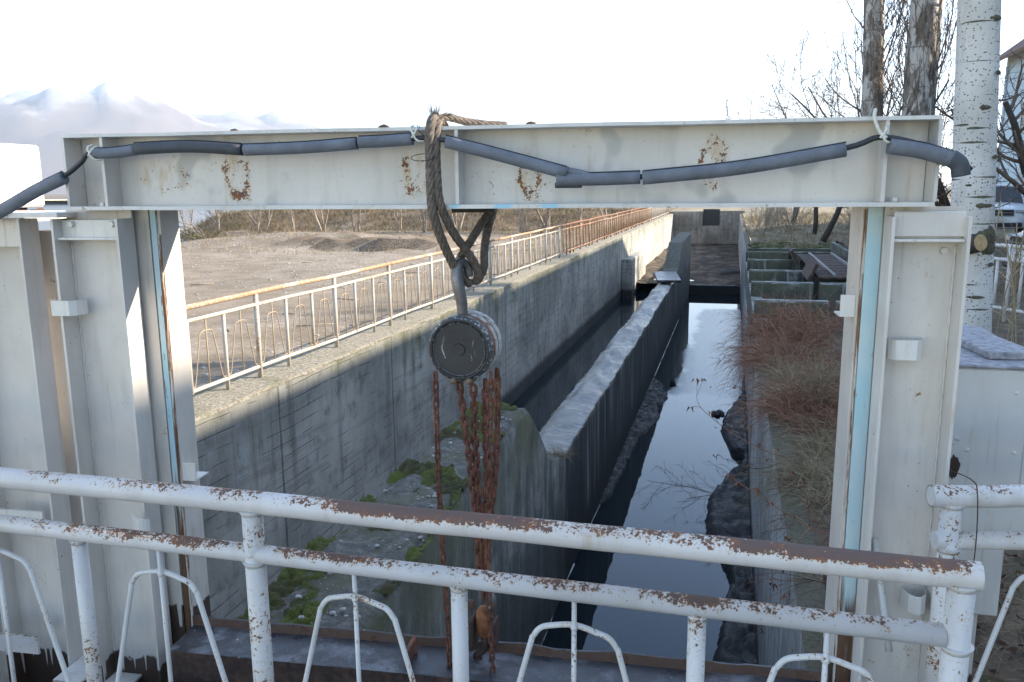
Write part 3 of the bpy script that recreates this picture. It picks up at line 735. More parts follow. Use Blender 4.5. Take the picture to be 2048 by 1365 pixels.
# dark slatted trash rack lying on the cross walls
t = thing('slatted_rack', (2.6, 24, ZT), 0, 'dark brown slatted steel rack lying on the far cross walls', 'rack')
for k in range(9):
    b = MB(); b.box((-.62, -3.55+k*.78, .06), (.86, -3.55+k*.78+.68, .11), ch=.01); b.build('slat', M['rustdark'], t)
for x in (-.3, .35):
    b = MB(); b.box((x, -3.6, .112), (x+.07, 3.4, .17)); b.build('rib', simple('rib_steel', (.22, .20, .19), .6), t)
for (x, y, a) in ((-.74, -2.6, 25), (-.86, 1.7, -28)):
    b = MB(); Mx = Matrix.Translation((x, y, .2)) @ Matrix.Rotation(R(a), 4, 'Y'); b.box((-.04, -.9, -.22), (.04, .9, .22), Mx, ch=.01); b.build('side_plate', M['rustdark'], t)
# deck behind the railing
b = MB(); b.box((-12, -3, -.35), (1.6, 2.0, 0)); b.box((1.2, -3, -.5), (12, 2.3, -.1)); b.build('deck', M['deck'], **S)

# ------------------------------------------------------------------ foreground railing
def railing(name, loc, rz, label, group, x0, x1, mains, secs, hoops, top=.92, mid=.772, mats=('rail', 'post', 'rod')):
    t = thing(name, loc, rz, label, 'railing', group)
    b = MB(); n = 40
    b.tube([(x0+(x1-x0)*i/n, 0, top+.004*fb(i*.3, 2)) for i in range(n+1)], .031, 20, cap=False)
    b.tube([(x1, 0, top), (x1-.12, 0, top)], .027, 16); b.tube([(x0, 0, top), (x0+.12, 0, top)], .027, 16)
    b.build('top_rail', M[mats[0]], t)
    b = MB(); b.tube([(x0+.02, 0, mid), (x1-.06, 0, mid)], .0255, 18); b.build('middle_rail', M['rail3'], t)
    b = MB(); b.tube([(x0+.02, 0, .10), (x1-.04, 0, .10)], .0255, 14); b.build('bottom_rail', M[mats[0]], t)
    def weld(b, x, z, r):
        b.tube([(x, 0, z-.034), (x, 0, z-.026), (x, 0, z-.018)], [r, r*1.10, r*1.28], 16)
    for x in mains:
        b = MB(); b.tube([(x, 0, 0), (x, 0, top-.02)], .0285, 18); weld(b, x, top, .0285); weld(b, x, mid, .0285)
        b.tube([(x, 0, .002), (x, 0, .012)], .06, 18); b.build('main_post', M[mats[1]], t)
    for x in secs:
        b = MB(); b.tube([(x, 0, .1), (x, 0, mid-.015)], .0215, 16); weld(b, x, mid, .0215); b.build('short_post', M[mats[1]], t)
    for x in hoops:
        b = MB(); b.tube([(x, -.008, .1), (x, -.008, mid-.01)], .0065, 8); b.ico((x, -.008, .68), .011, 1); b.build('upright_rod', M[mats[2]], t)
        L = [(x-.296, 0, .128), (x-.262, 0, .135), (x-.228, 0, .185), (x-.118, 0, .60), (x-.107, 0, .635), (x-.088, 0, .662), (x-.06, 0, .673), (x, 0, .682)]
        P = L+[(2*x-p[0], p[1], p[2]-(.006 if p[2] > .3 else 0)) for p in L[::-1][1:]]
        b = MB(); b.tube(spline(P, 4), .0075, 8); b.build('hoop_rod', M[mats[2]], t)
    return t
railing('pipe_railing', (0, 1.85, 0), 0, 'peeling white pipe railing with hoop rods running across the foreground', None, -4.1, .545,
        [-2.98, -1.235, .51], [-3.57, -2.41, -1.82, -.645, -.047], [-3.27, -2.71, -2.12, -1.54, -.935, -.343, .243])
railing('pipe_railing', (.615, 2.39, 0), R(13), 'short white pipe railing with rusty corner post in front of the grey metal box', None, -.06, 2.2,
        [0.0, 1.75], [.6, 1.2], [.30, .9, 1.5], top=.905, mid=.775, mats=('rail2', 'post', 'rod'))
b = MB(); wp = spline([(.75, 3.06, .765), (.70, 2.75, .86), (.668, 2.42, .944), (.668, 2.362, .925), (.673, 2.352, .80), (.668, 2.352, .70), (.637, 2.355, .60), (.605, 2.37, .55)], 8); b.tube(wp, .0018, 6)
tagset(b.build('loose_wire', M['rustdark']), 'thin brown wire hanging over the rusty corner post of the short railing', 'wire')

# ------------------------------------------------------------------ gantry
GP, GA = (-.7, 2.55, 0), R(5)
GM = Matrix.Translation(GP) @ Matrix.Rotation(GA, 4, 'Z')
g = thing('gantry', GP, GA, 'white painted steel gantry with deep I-beam spanning the right water lane', 'gantry')
bw = MB(); bw.box((-1.555, .088, 1.70), (1.262, .100, 1.94)); bw.box((-1.555, .20, 1.70), (1.262, .212, 1.94))
beam = bw.build('beam', M['beam'], g)
def flange(z0, z1, nm):
    n = 60; b = MB(); vs = []
    for i in range(n+1):
        s = -1.562+2.832*i/n; j = .0025*fb(s*6, z0*9); d = .004*fb(s*2, 5)-(.010*math.exp(-((s+.05)/.25)**2) if nm == 'bottom_flange' else 0)*0
        for (t_, z) in ((0+j, z0), (0+j, z1), (.30, z1), (.30, z0)): vs.append((s, t_, z+d*.4))
    fs = [(4*i+k, 4*i+4+k, 4*i+4+(k+1) % 4, 4*i+(k+1) % 4) for i in range(n) for k in range(4)]+[(0, 1, 2, 3), (4*n+3, 4*n+2, 4*n+1, 4*n)]
    b.add(vs, fs); b.build(nm, M['flangeblue' if nm == 'bottom_flange' else 'flange'], beam)
flange(1.938, 1.949, 'top_flange'); flange(1.690, 1.703, 'bottom_flange')
for s in (-1.419, -.163, 1.126):
    b = MB(); b.box((s-.005, .004, 1.7035), (s+.006, .0875, 1.9375)); b.build('stiffener', M['beam'], beam)
for s in (-1.567, 1.264):
    b = MB(); b.box((s, -.001, 1.7035), (s+.010, .299, 1.9375)); b.build('end_plate', M['beam'], beam)
for (s, t_) in ((-1.46, .045), (1.17, .05), (-.70, .05), (.75, .04)):
    b = MB()
    if abs(s) > 1: b.lathe([(0, 1.716), (.014, 1.716), (.014, 1.7035), (0, 1.7035)], 6, Matrix.Translation((s, t_, 0)), smooth=False); b.build('bolt', M['bracket'], beam)
for s, r_ in ((-.95, .008), (-.42, .012), (.07, .010), (-.24, .007)):
    b = MB(); b.ico((s, .06, 1.955), r_, 2, (1.6, 1, .7), .5); b.build('rust_lump', M['rustdark'], beam)
def column(s0, s1, name='column'):
    b = MB(); w_ = .009
    b.box((s0, .084, -1.3), (s1, .094, 1.688)); b.box((s0-.0005, 0, -1.3), (s0+w_, .0835, 1.66)); b.box((s1-w_, 0, -1.3), (s1+.0005, .0835, 1.66))
    c = b.build(name, M['col'], g)
    b = MB(); b.box((s0+w_+.001, .012, 1.585), (s1-w_-.001, .083, 1.594), ch=.002); b.box((s0+w_+.001, .045, 1.594), (s1-w_-.001, .05, 1.655)); b.build('cap_plate', M['bracket'], c)
    return c
cl = column(-1.645, -1.383); cr = column(1.158, 1.376)
for par, s0, s1 in ((cl, -1.645, -1.383), (cr, 1.158, 1.376)):
    for (x, z) in ((s0+.05, 1.64), (s1-.05, 1.64), (s1-.045, 1.555)):
        b = MB(); b.lathe([(0, .012), (.011, .012), (.0125, 0)], 6, Matrix.Translation((x, .0835 if z < 1.6 else .0445, z)) @ Matrix.Rotation(R(90), 4, 'X'), smooth=False); b.build('bolt', M['bracket'], par)
    for x in (s0+.012, s1-.012):
        b = MB(); b.tube([(x, .0825, -1.2+i*.018) for i in range(155)], [.0035+.0016*math.sin(i*2.1)+.001*random.random() for i in range(155)], 6); b.build('weld_bead', M['col'], par)
b = MB(); b.box((1.17, .028, 1.60), (1.37, .04, 1.675), ch=.003); b.build('top_plate', M['col'], cr)
# folded clip plates on the columns
def clip(parent, s, z, w_, h, t_=.02, bend=.05, name='clip_plate', flip=1):
    b = MB(); P = [(s, t_+.055), (s+.012*flip, t_+.02), (s+.03*flip, t_), (s+(w_-.03)*flip, t_), (s+(w_-.012)*flip, t_+.018), (s+w_*flip, t_+.055)]
    Q = [(x, y+.006) for x, y in P]; n = len(P)
    vs = [(x, y, z_) for z_ in (z, z+h) for x, y in P+Q]; k = 2*n
    poly = list(range(n))+list(range(2*n-1, n-1, -1))
    fs = [[poly[i], poly[(i+1) % k], poly[(i+1) % k]+k, poly[i]+k] for i in range(k)]
    fs += [[i, i+1, n+i+1, n+i] for i in range(n-1)]+[[k+i, k+i+1, k+n+i+1, k+n+i] for i in range(n-1)]
    b.add(vs, fs); return b.build(name, M['bracket'], parent)
clip(cr, 1.172, 1.225, .12, .062, .022); clip(cr, 1.285, .40, .075, .06, .0); clip(cl, -1.70, 1.315, .13, .055, -.01)
b = MB(); P = [(-1.40, -.005), (-1.375, -.03), (-1.345, -.02), (-1.34, .0)]
pts = arc((-1.385, -.015, 0), .035, R(200), R(345), 7, 0, 1)
vs = []
for (x, y, _) in pts: vs += [(x, y, .525+.35*(x+1.42)*-.3), (x, y, .585-.3*(x+1.42)), (x+.0, y+.004, .525-.1*(x+1.42)), (x, y+.004, .585-.3*(x+1.42))]
n = len(pts)
b.add(vs, [f for i in range(n-1) for f in ((4*i, 4*i+4, 4*i+5, 4*i+1), (4*i+2, 4*i+3, 4*i+7, 4*i+6), (4*i+1, 4*i+5, 4*i+7, 4*i+3), (4*i, 4*i+2, 4*i+6, 4*i+4))])
b.build('bent_clip', M['bracket'], cl)
# guides behind the columns
b = MB(); b.box((-1.475, .128, -3.2), (-1.300, .245, 1.6885)); gl = b.build('guide', M['guide'], g)
b = MB(); b.box((-1.475, .116, -3.2), (-1.338, .1275, 1.687)); b.build('guide_plate', M['guide'], gl)
b = MB(); b.box((-1.333, .118, -3.2), (-1.312, .1275, 1.687)); b.build('blue_strip', M['blueL'], gl)
b = MB()
for k in range(60): 
    z = 1.6-k*.05; b.box((-1.310, .119+.002*fb(z*3, 1), z-.05), (-1.303+.003*fb(z*8, 2), .1275, z))
b.build('rust_edge', M['edge'], gl)
b = MB(); b.box((1.100, .128, -3.2), (1.19, .275, 1.6885)); gr = b.build('guide', M['guide'], g)
b = MB(); b.box((1.116, .117, -3.2), (1.160, .1275, 1.687)); b.build('blue_strip', M['blueR'], gr)
b = MB(); 
for k in range(66):
    z = 1.68-k*.05; b.box((1.107, .119+.003*fb(z*3, 1), z-.05), (1.114+.004*fb(z*8, 2), .1275, z))
b.build('rust_edge', M['edge'], gr)
b = MB(); b.box((1.168, .075, -3.2), (1.178, .127, 1.62), ch=.002); b.build('lip', M['col'], gr)
for (par, s0, s1, z) in ((gl, -1.299, -1.245, .66), (gr, 1.055, 1.099, 1.34)):
    b = MB(); b.box((s0, .13, z), (s1, .136, z+.07)); b.box((s0, .1365, z), (s1, .22, z+.006)); b.build('angle_lug', M['bracket'], par)
b = MB(); b.tube([(1.195, .07, .62), (1.20, .05, .56), (1.215, -.02, .42), (1.228, -.06, .30)], .011, 10); b.build('welded_pipe_stub', M['rod'], cr)
# neighbouring gantry frame on the left
h = thing('gantry', GM @ V((-1.9, 0, 0)), GA, 'neighbouring white steel gantry post pair at the left edge with flat top plate', 'gantry')
def hb(name, a, b_, mat, par=h, **k):
    b = MB(); b.box((a[0]+1.9, a[1], a[2]), (b_[0]+1.9, b_[1], b_[2]), **k); return b.build(name, mat, par)
c2 = MB(); c2.box((-2.06+1.9, .084, -1.3), (-1.772+1.9, .094, 1.66)); c2.box((-2.06+1.9, 0, -1.3), (-2.05+1.9, .0835, 1.66)); c2.box((-1.781+1.9, 0, -1.3), (-1.772+1.9, .0835, 1.66)); c2 = c2.build('column', M['col'], h)
hb('guide', (-1.945, .17, -1.3), (-1.886, .30, 1.60), M['guide']); hb('guide_plate', (-1.8755, .175, -1.3), (-1.78, .30, 1.61), M['col']); hb('rust_edge', (-1.8858, .172, -1.3), (-1.8757, .1845, 1.58), M['edge'])
hb('top_plate', (-2.6, -.02, 1.665), (-1.60, .34, 1.682), M['flange']); hb('cross_beam', (-2.6, .03, 1.56), (-1.79, .04, 1.664), M['beam'])
b = MB(); b.lathe([(0, .03), (.016, .03), (.018, 0)], 6, Matrix.Translation((.225, .18, 1.53)) @ Matrix.Rotation(R(90), 4, 'X'), smooth=False); b.build('bolt', M['bracket'], h)
b = MB(); b.add([(x+1.9, y, z) for y in (.10, .108) for x, z in ((-1.74, -.5), (-1.60, -.5), (-1.645, 1.15), (-1.66, 1.15))], [(0, 1, 2, 3), (7, 6, 5, 4), (0, 4, 5, 1), (1, 5, 6, 2), (2, 6, 7, 3), (3, 7, 4, 0)]); b.build('brace_plate', M['col'], h)
hb('base_angle', (-1.77, -.10, -.095), (-1.655, .15, -.085), M['bracket']); hb('base_angle', (-1.64, -.13, -.16), (-1.52, .08, -.15), M['bracket'])
hb('base_angle', (-2.02, -.12, .03), (-1.80, -.11, .10), M['rail2']); hb('lower_plate', (-1.99, -.02, .48), (-1.80, -.01, .56), M['bracket'])
t = thing('cabinet', (-3.3, 2.45, 1.69), 0, 'sunlit plain white metal cabinet standing on the left gantry top', 'cabinet')
b = MB(); b.box((-.3, -.75, .0), (.3, .63, .27), ch=.012); b.build('body', M['cabinet'], t)
b = MB(); b.box((-.25, -.7, -.035), (.27, .55, -.001)); b.build('plinth', M['rustdark'], t)
b = MB(); b.box((.301, -.6, .03), (.307, .0, .25), ch=.002); b.build('door', M['cabinet'], t)
b = MB(); b.tube([(.29, .55, -.03), (.33, .55, -.03), (.35, .55, -.02)], .02, 10); b.build('fitting', M['rust'], t)
b = MB(); b.box((-3.55, 2.0, 1.638), (-2.75, 2.95, 1.654)); b.box((-3.5, 2.1, -.6), (-3.42, 2.2, 1.637)); b.box((-3.5, 2.8, -.6), (-3.42, 2.9, 1.637)) 
tagset(b.build('platform_frame', M['col']), 'white steel platform frame under the sunlit cabinet', 'platform')

# ------------------------------------------------------------------ cable in foam sleeves along the beam
t = thing('cable', GM @ V((0, 0, 1.7)), GA, 'black cable in split grey foam sleeves tied along the beam', 'cable')
def cp(u, v): # point in the plane just before the beam, from measured beam coordinates
    return (-1.558+(u-131)/1740*2.822+.00, -.022, 1.692+(423-v)/158*.2505*(.965+.07*(u-131)/1740)-1.7)
def cab(pts, r, nm, mt, par=t, n=12, cap=True, depth=None):
    b = MB(); b.tube(spline([(p if len(p) == 3 else cp(*p)) for p in pts], 6), r, n, cap); return b.build(nm, M[mt], par)
core = cab([(-60, 440), (60, 380), (135, 347), (178, 318), (205, 297), (300, 292), (430, 290), (550, 296), (680, 294), (800, 289), (905, 284), (972, 289), (1100, 325), (1215, 360), (1350, 366), (1530, 350), (1715, 320), (1780, 303), (1890, 335), (1925, 362)], .0085, 'core_cable', 'rubber')
for i, (pp, r_, mt) in enumerate((([(-60, 440), (0, 411), (60, 381), (135, 350)], .0215, 'foam'), ([(213, 299), (262, 298), (310, 293)], .0185, 'foam'), ([(308, 291), (430, 289), (548, 298)], .0205, 'foamdark'),
        ([(553, 299), (680, 297), (794, 291)], .0195, 'foam'), ([(798, 289), (850, 288), (908, 285)], .0195, 'foam'), ([(976, 292), (1080, 320), (1212, 357)], .0205, 'foam'),
        ([(1192, 369), (1270, 369), (1350, 367)], .0205, 'foam'), ([(1354, 368), (1530, 352), (1713, 323)], .0215, 'foam'), ([(1786, 318), (1840, 327), (1893, 343)], .0235, 'foam'))):
    s_ = cab(pp, r_, 'foam_sleeve', mt)
    P = [V(cp(*p)) for p in pp]; b = MB()
    q = spline([(p.x, p.y-r_*.35, p.z+r_*.98) for p in P], 6); b.tube(q, .0022, 5); b.build('sleeve_slit', M['rubber'], s_)
cab([(1890, 340), (1905, 352), (1910, 372)], .025, 'foam_sleeve', 'foamdark')
cab([(1189, 380), (1240, 380)], .009, 'foam_sleeve', 'foamdark'); cab([(1205, 352), (1235, 358), (1258, 364)], .013, 'torn_foam', 'foam')
for (u, v, dz) in ((208, 300, .0), (913, 278, .0), (1772, 300, 0)):
    b = MB(); c = V(cp(u, v)); 
    b.tube(spline([c+V((-.008, .01, .03)), c+V((-.012, -.01, .02)), c+V((-.002, -.016, .004)), c+V((.006, -.016, -.012)), c+V((.018, -.012, -.02)), c+V((.03, 0, -.018))], 5), .0036, 6)
    b.tube(spline([c+V((.012, .01, .026)), c+V((.01, -.012, .016)), c+V((.0, -.018, 0)), c+V((-.006, -.016, -.008))], 5), .0036, 6)
    if u > 1000: b.tube(spline([c+V((-.018, .01, .075)), c+V((-.022, -.004, .05)), c+V((-.008, -.014, .01)), c+V((.012, -.016, -.008))], 5), .005, 6)
    b.build('white_tie', M['tie'], t)
# lower end of the cable, entering the grey box
b = MB(); b.tube(spline([(.565, 2.93, 1.02), (.62, 2.95, .90), (.70, 3.0, .80), (.76, 3.09, .745)], 6), .026, 12)
tagset(b.build('cable', M['rubber']), 'thick black cable end entering the rusty hole of the grey metal box', 'cable')

# ------------------------------------------------------------------ wire rope sling
def rope(mb, path, R_, turns, ns=6):
    P = spline(path, 14); L = [0]
    for a, b_ in zip(P, P[1:]): L.append(L[-1]+(b_-a).length)
    t0 = (P[1]-P[0]).normalized(); a = t0.orthogonal().normalized(); prev = t0; fr = []
    for i, p in enumerate(P):
        tt = (P[min(i+1, len(P)-1)]-P[max(i-1, 0)]).normalized(); q = prev.rotation_difference(tt); a = q @ a; a = (a-tt*a.dot(tt)).normalized(); prev = tt; fr.append((p, a.copy(), tt.cross(a)))
    for k in range(ns):
        pts = []
        for (p, a_, b_), l in zip(fr, L):
            an = 2*math.pi*(k/ns+l*turns); pts.append(p+(a_*math.cos(an)+b_*math.sin(an))*R_*.58)
        mb.tube(pts, R_*.46, 7, mi=0)
t = thing('wire_rope_sling', GM @ V((-.23, 0, 1.7)), GA, 'thick frayed brown wire rope sling looped over the beam', 'sling')
def rp(u, v, tt): return (-.23+(u-868)*.001625+.23, tt, 1.692+(421-v)*.001575-1.7+(.0))
b = MB(); rope(b, [rp(868, 262, .16), rp(868, 243, .06), rp(866, 243, -.005), rp(862, 272, -.028), rp(862, 330, -.03), rp(862, 400, -.03), rp(866, 450, -.01), rp(880, 520, .06), rp(897, 570, .12), rp(912, 588, .15)], .0155, 6); b.build('rope_strand', M['rope'], t)
b = MB(); rope(b, [rp(874, 262, .12), rp(873, 247, .02), rp(873, 290, -.02), rp(873, 350, -.022), rp(878, 410, -.02), rp(893, 470, .04), rp(908, 505, .09), rp(924, 540, .13), rp(930, 570, .15), rp(920, 586, .16)], .0145, 6); b.build('rope_strand', M['rope'], t)
b = MB(); rope(b, [rp(945, 405, .31), rp(940, 430, .29), rp(925, 465, .22), rp(914, 495, .15), rp(893, 530, .14), rp(888, 555, .14), rp(902, 585, .15)], .0145, 6); b.build('rope_strand', M['rope'], t)
b = MB(); rope(b, [rp(952, 405, .32), rp(945, 435, .30), rp(938, 480, .24), rp(937, 520, .2), rp(938, 555, .18), rp(925, 584, .16)], .0145, 6); b.build('rope_strand', M['rope'], t)
b = MB(); b.box((-.02, .27, -.03), (.12, .34, -.006)); b.build('rope_seat', M['black'], t)
b = MB(); rope(b, [rp(868, 247, .0), rp(885, 238, .05), rp(915, 245, .1), rp(950, 249, .14), rp(990, 251, .18)], .0125, 7); b.build('rope_tail', M['rope'], t)
b = MB()
for k in range(70):
    p = V(rp(868+random.gauss(0, 4), 240, .0)); b.strand(p, (random.gauss(0, .45), random.gauss(0, .4), 1), random.uniform(.02, .06), .0022, random.uniform(-.6, 1.2), 4, wob=.25)
for k in range(26): b.strand(V(rp(880+random.uniform(0, 14), 236, .02)), (random.gauss(.5, .5), random.gauss(0, .4), random.uniform(-.2, .6)), random.uniform(.015, .035), .002, .4, 3, wob=.2)
b.build('frayed_end', M['rope'], t)
b = MB(); c = V(rp(850, 320, -.045)); b.tube([c+V((.03*math.cos(a)*1.3, .02*math.sin(a), .012*math.sin(a))) for a in [i*.5 for i in range(14)]], .0012, 5); b.build('binding_wire', M['black'], t); b = MB()
c = V(rp(835, 255, -.02)); b.tube(spline([c, c+V((.01, -.01, -.02)), c+V((.03, 0, -.04))], 5), .0014, 5); b.build('binding_wire', M['black'], t)

# ------------------------------------------------------------------ chain hoist
HC = V((-.171, .035, 1.222)); HW = GM @ HC
t = thing('chain_hoist', HW, R(2), 'dark drum chain hoist hanging from the rope sling over the canal', 'hoist'); HS = 1.07
FY = Matrix.Rotation(R(90), 4, 'X')          # lathe axis z -> -y (towards the camera)
def hl(nm, prof, mt, par, n=48): 
    b = MB(); b.lathe([(r_*1.07, z_) for r_, z_ in prof], n, FY); return b.build(nm, M[mt] if isinstance(mt, str) else mt, par)
wornm = NT('worn_white_rim'); wn = wornm.noise(scale=75, detail=5, rough=.75); wornm.set('Base Color', wornm.mix(wornm.rng(wn, .54, .60), (.075, .077, .08), (.62, .61, .58))).set('Roughness', .6); wornm.bump(wn, .3, .003)
wornm2 = NT('worn_grey_casing'); wn2 = wornm2.noise(scale=40, detail=5, rough=.75); wornm2.set('Base Color', wornm2.ramp(wn2, [(.38, (.12, .075, .05)), (.44, (.36, .34, .31)), (.56, (.60, .58, .54)), (.66, (.30, .29, .28))])).set('Roughness', .5); wornm2.bump(wn2, .2, .003)
capm = NT('cap_paint'); P = capm.geo(); a = capm.noise(scale=9, detail=5, rough=.7); sc_ = capm.noise(capm.mul(P, (45, 45, 18)), 1, 4, .7, 1.5)
col = capm.mix(capm.rng(a, .35, .65), (.012, .0125, .015), (.024, .025, .029)); col = capm.mix(capm.rng(sc_, .66, .70), col, (.38, .37, .35)); col = capm.mix(capm.rng(capm.noise(scale=14, detail=4), .62, .7), col, (.13, .085, .06))
capm.set('Base Color', col).set('Roughness', .5); capm.bump(sc_, .15, .002)
body = hl('casing', [(0, .004), (.098, .004), (.104, -.008), (.105, -.022), (.101, -.026)], wornm.m, t)
b = MB(); b.lathe([(0, .0105), (.0875, .0105)], 48, FY, smooth=False); b.build('cap_disc', capm.m, body)
hl('casing_face', [(.0872, .0104), (.0885, .0135), (.098, .0125), (.1035, .004), (.1037, -.004)], capm.m, body)
b = MB(); b.lathe([(0, .0150), (.0195, .0150), (.0215, .0106)], 32, FY, smooth=False); b.build('hub_boss', capm.m, body)
hl('rim', [(.0975, .0133), (.1015, .0085), (.1042, .0035), (.1058, -.006), (.106, -.018)], wornm.m, body)
hl('step_ring', [(.0818, .0112), (.0832, .0142), (.0845, .0144)], simple('ring_paint', (.10, .10, .105), .5, .4, 40), body)
hl('chain_wheel', [(.101, -.024), (.1035, -.032), (.1035, -.052), (.101, -.060)], 'rustbright', t)
rc = hl('rear_casing', [(.100, -.058), (.106, -.061), (.1065, -.076), (.103, -.079), (.103, -.097), (.1065, -.100), (.1065, -.13), (.100, -.152), (.07, -.17), (0, -.172)], wornm2.m, t)
hl('rust_band', [(.1032, -.0785), (.1045, -.088), (.1032, -.0975)], 'rustbright', rc)
for a in (0, 60, 120, 180, 240, 300):
    b = MB(); b.lathe([(0, .021), (.004, .02), (.005, .0165)], 6, Matrix.Rotation(R(a+20), 4, 'Y') @ Matrix.Translation((.091, 0, 0)) @ FY, smooth=False); b.build('screw', M['darkgrey'], t)
for x in (-.022, .032):
    b = MB(); b.lathe([(0, .02), (.011, .018), (.013, 0), (.013, -.05)], 12, Matrix.Translation((x, 0, -.108)) @ FY); b.build('chain_guide_bolt', simple('dull_brass', (.17, .115, .07), .6, .4, 40), t)
# top hook
b = MB(); hk = spline([(-.005, .055, .098), (-.006, .05, .15), (-.014, .045, .20), (-.022, .05, .25), (-.016, .075, .285), (.0, .10, .27), (.006, .105, .235)], 8)
b.tube(hk, [.021-.010*abs(i/len(hk)-.35) for i in range(len(hk))], 12); b.build('top_hook', M['steel'], t)
# chains
def chain(nm, path, link, wire, par, mt='rustchain', wid=.42):
    P = spline(path, 10); L = [0]
    for a, b_ in zip(P, P[1:]): L.append(L[-1]+(b_-a).length)
    def at(d):
        for i in range(len(P)-1):
            if d <= L[i+1]: return P[i].lerp(P[i+1], (d-L[i])/max(1e-9, L[i+1]-L[i]))
        return P[-1]
    b = MB(); k = 0; d = 0; tw = random.uniform(0, 90)
    while d+link < L[-1]:
        p0, p1 = at(d), at(d+link); ax = (p1-p0).normalized(); mid = (p0+p1)/2
        ux = ax.orthogonal().normalized(); ux = Matrix.Rotation(R(tw+90*(k % 2)+random.uniform(-14, 14)), 3, ax) @ V((1, 0, 0)).cross(ax).cross(ax).normalized()
        hlf = link/2+wire; r_ = link*wid/2+wire*.3; pts = []
        for i in range(16):
            an = 2*math.pi*i/16; s_ = max(0, hlf-r_)*(1 if math.sin(an) > 1e-6 else -1 if math.sin(an) < -1e-6 else 0)
            pts.append(mid+ux*r_*math.cos(an)+ax*(r_*math.sin(an)+s_))
        pts.append(pts[0]); pts.append(pts[1])
        b.tube(pts, wire, 6, cap=False); d += link; k += 1
    return b.build(nm, M[mt], par)
def hp(u, v, y=.0):   # offsets from the drum centre, from measured positions
    return ((u-915)*.00162, y, (705-v)*.00171)
chain('hand_chain', [hp(871, 748, -.055), hp(871, 900, -.055), hp(874, 1040, -.055), hp(880, 1200, -.055), hp(885, 1290, -.055), hp(886, 1420, -.055)], .0305, .0044, t)
chain('hand_chain', [hp(990, 742, -.06), hp(986, 860, -.06), hp(982, 1000, -.06), hp(978, 1180, -.055), hp(983, 1360, -.05), hp(984, 1420, -.05)], .0305, .0044, t)
chain('load_chain', [hp(908, 778, .02), hp(917, 850, .02), hp(928, 940, .02), hp(937, 1030, .02), hp(942, 1090, .02), hp(944, 1160, .02), hp(948, 1230, .02)], .030, .0060, t, wid=.5)
chain('load_chain', [hp(936, 785, .035), hp(938, 900, .035), hp(943, 1000, .03), hp(948, 1090, .03), hp(950, 1180, .03), hp(952, 1250, .03)], .030, .0060, t, wid=.5)
chain('load_chain', [hp(960, 775, .05), hp(958, 880, .05), hp(962, 980, .045), hp(957, 1080, .04), hp(952, 1180, .035), hp(955, 1240, .03)], .030, .0060, t, wid=.5)
chain('load_chain', [hp(983, 755, .07), hp(982, 860, .07), hp(978, 960, .06), hp(966, 1060, .05), hp(956, 1150, .045), hp(955, 1230, .04)], .030, .0060, t, wid=.5)
# lower hook block
c = V(hp(955, 1290, .02))
b = MB(); pr = [(0, .052), (.018, .05), (.03, .034), (.034, 0), (.03, -.036), (.014, -.056), (0, -.06)]; b.lathe(pr, 20, Matrix.Translation(c) @ Matrix.Diagonal((1, .7, 1.15, 1))); lb = b.build('lower_block', M['rustbright'], t)
b = MB(); b.box((c.x-.048, c.y-.04, c.z-.10), (c.x-.034, c.y+.04, c.z+.02), ch=.004); b.build('side_cheek', M['rustdark'], lb)
b = MB(); b.box((c.x+.034, c.y-.035, c.z-.09), (c.x+.046, c.y+.035, c.z+.012), ch=.004); b.build('side_cheek', M['rustdark'], lb)
b = MB(); b.tube([(c.x-.12, c.y+.01, c.z+.055), (c.x-.04, c.y+.01, c.z+.055)], .018, 12); b.build('lifting_pin', M['rustdark'], lb)
b = MB(); b.tube(spline([c+V((.012, -.01, .05)), c+V((.035, -.01, .075)), c+V((.036, -.01, .10)), c+V((.02, -.01, .12))], 6), .009, 10); b.build('shackle', M['steel'], lb)
b = MB(); b.tube(spline([c+V((0, 0, -.06)), c+V((0, 0, -.10)), c+V((-.03, 0, -.14)), c+V((.0, 0, -.18)), c+V((.035, 0, -.15))], 6), .016, 10); b.build('lower_hook', M['rustdark'], lb)

# ------------------------------------------------------------------ sluice gate hanging under the hoist
t = thing('sluice_gate', GM @ V((-.1, 0, 0)), GA, 'raised rusty steel sluice gate with a trough top below the chain hoist', 'gate')
n = 70; b = MB(); vs = []
for i in range(n+1):
    s = -1.19+2.38*i/n; w_ = .004*fb(s*5, 1); dn = .006*fb(s*2.2, 4)
    for (y, z) in ((-.075, .068), (-.07, .070), (-.058, .0695+dn*.5), (.105, .072+dn), (.112, .105+w_*2), (.119, .106+w_*2), (.121, .03)):
        vs.append((s, y+(w_ if y > .1 else 0), z))
k = 7
b.add(vs, [(i*k+j, i*k+j+1, (i+1)*k+j+1, (i+1)*k+j) for i in range(n) for j in range(k-1)], False)
tm = NT('trough_steel'); a = tm.noise(scale=6, detail=5, rough=.65); f = tm.noise(scale=38, detail=5, rough=.7); P = tm.geo(); nz = tm.sep(tm.geo('Normal'))[2]
col = tm.ramp(a, [(.32, (.028, .033, .045)), (.5, (.055, .052, .053)), (.62, (.17, .17, .18))]); col = tm.mix(tm.rng(f, .56, .66), col, (.08, .05, .04)); col = tm.mix(tm.rng(tm.noise(scale=70, detail=2), .72, .75), col, (.6, .6, .6))
col = tm.mix(tm.rng(nz, .8, .4), col, tm.mix(f, (.05, .028, .02), (.15, .075, .045)))
tm.set('Base Color', col).set('Roughness', tm.rng(a, .3, .6, .12, .7)); tm.bump(f, .3, .004)
b.build('trough_top', tm.m, t)
b = MB(); b.box((-1.19, -.074, -.04), (1.19, -.066, .0675)); b.box((-1.19, -.06, -.30), (1.19, -.05, -.0405)); b.box((-1.17, .0, -3.3), (1.17, .02, -.3005))
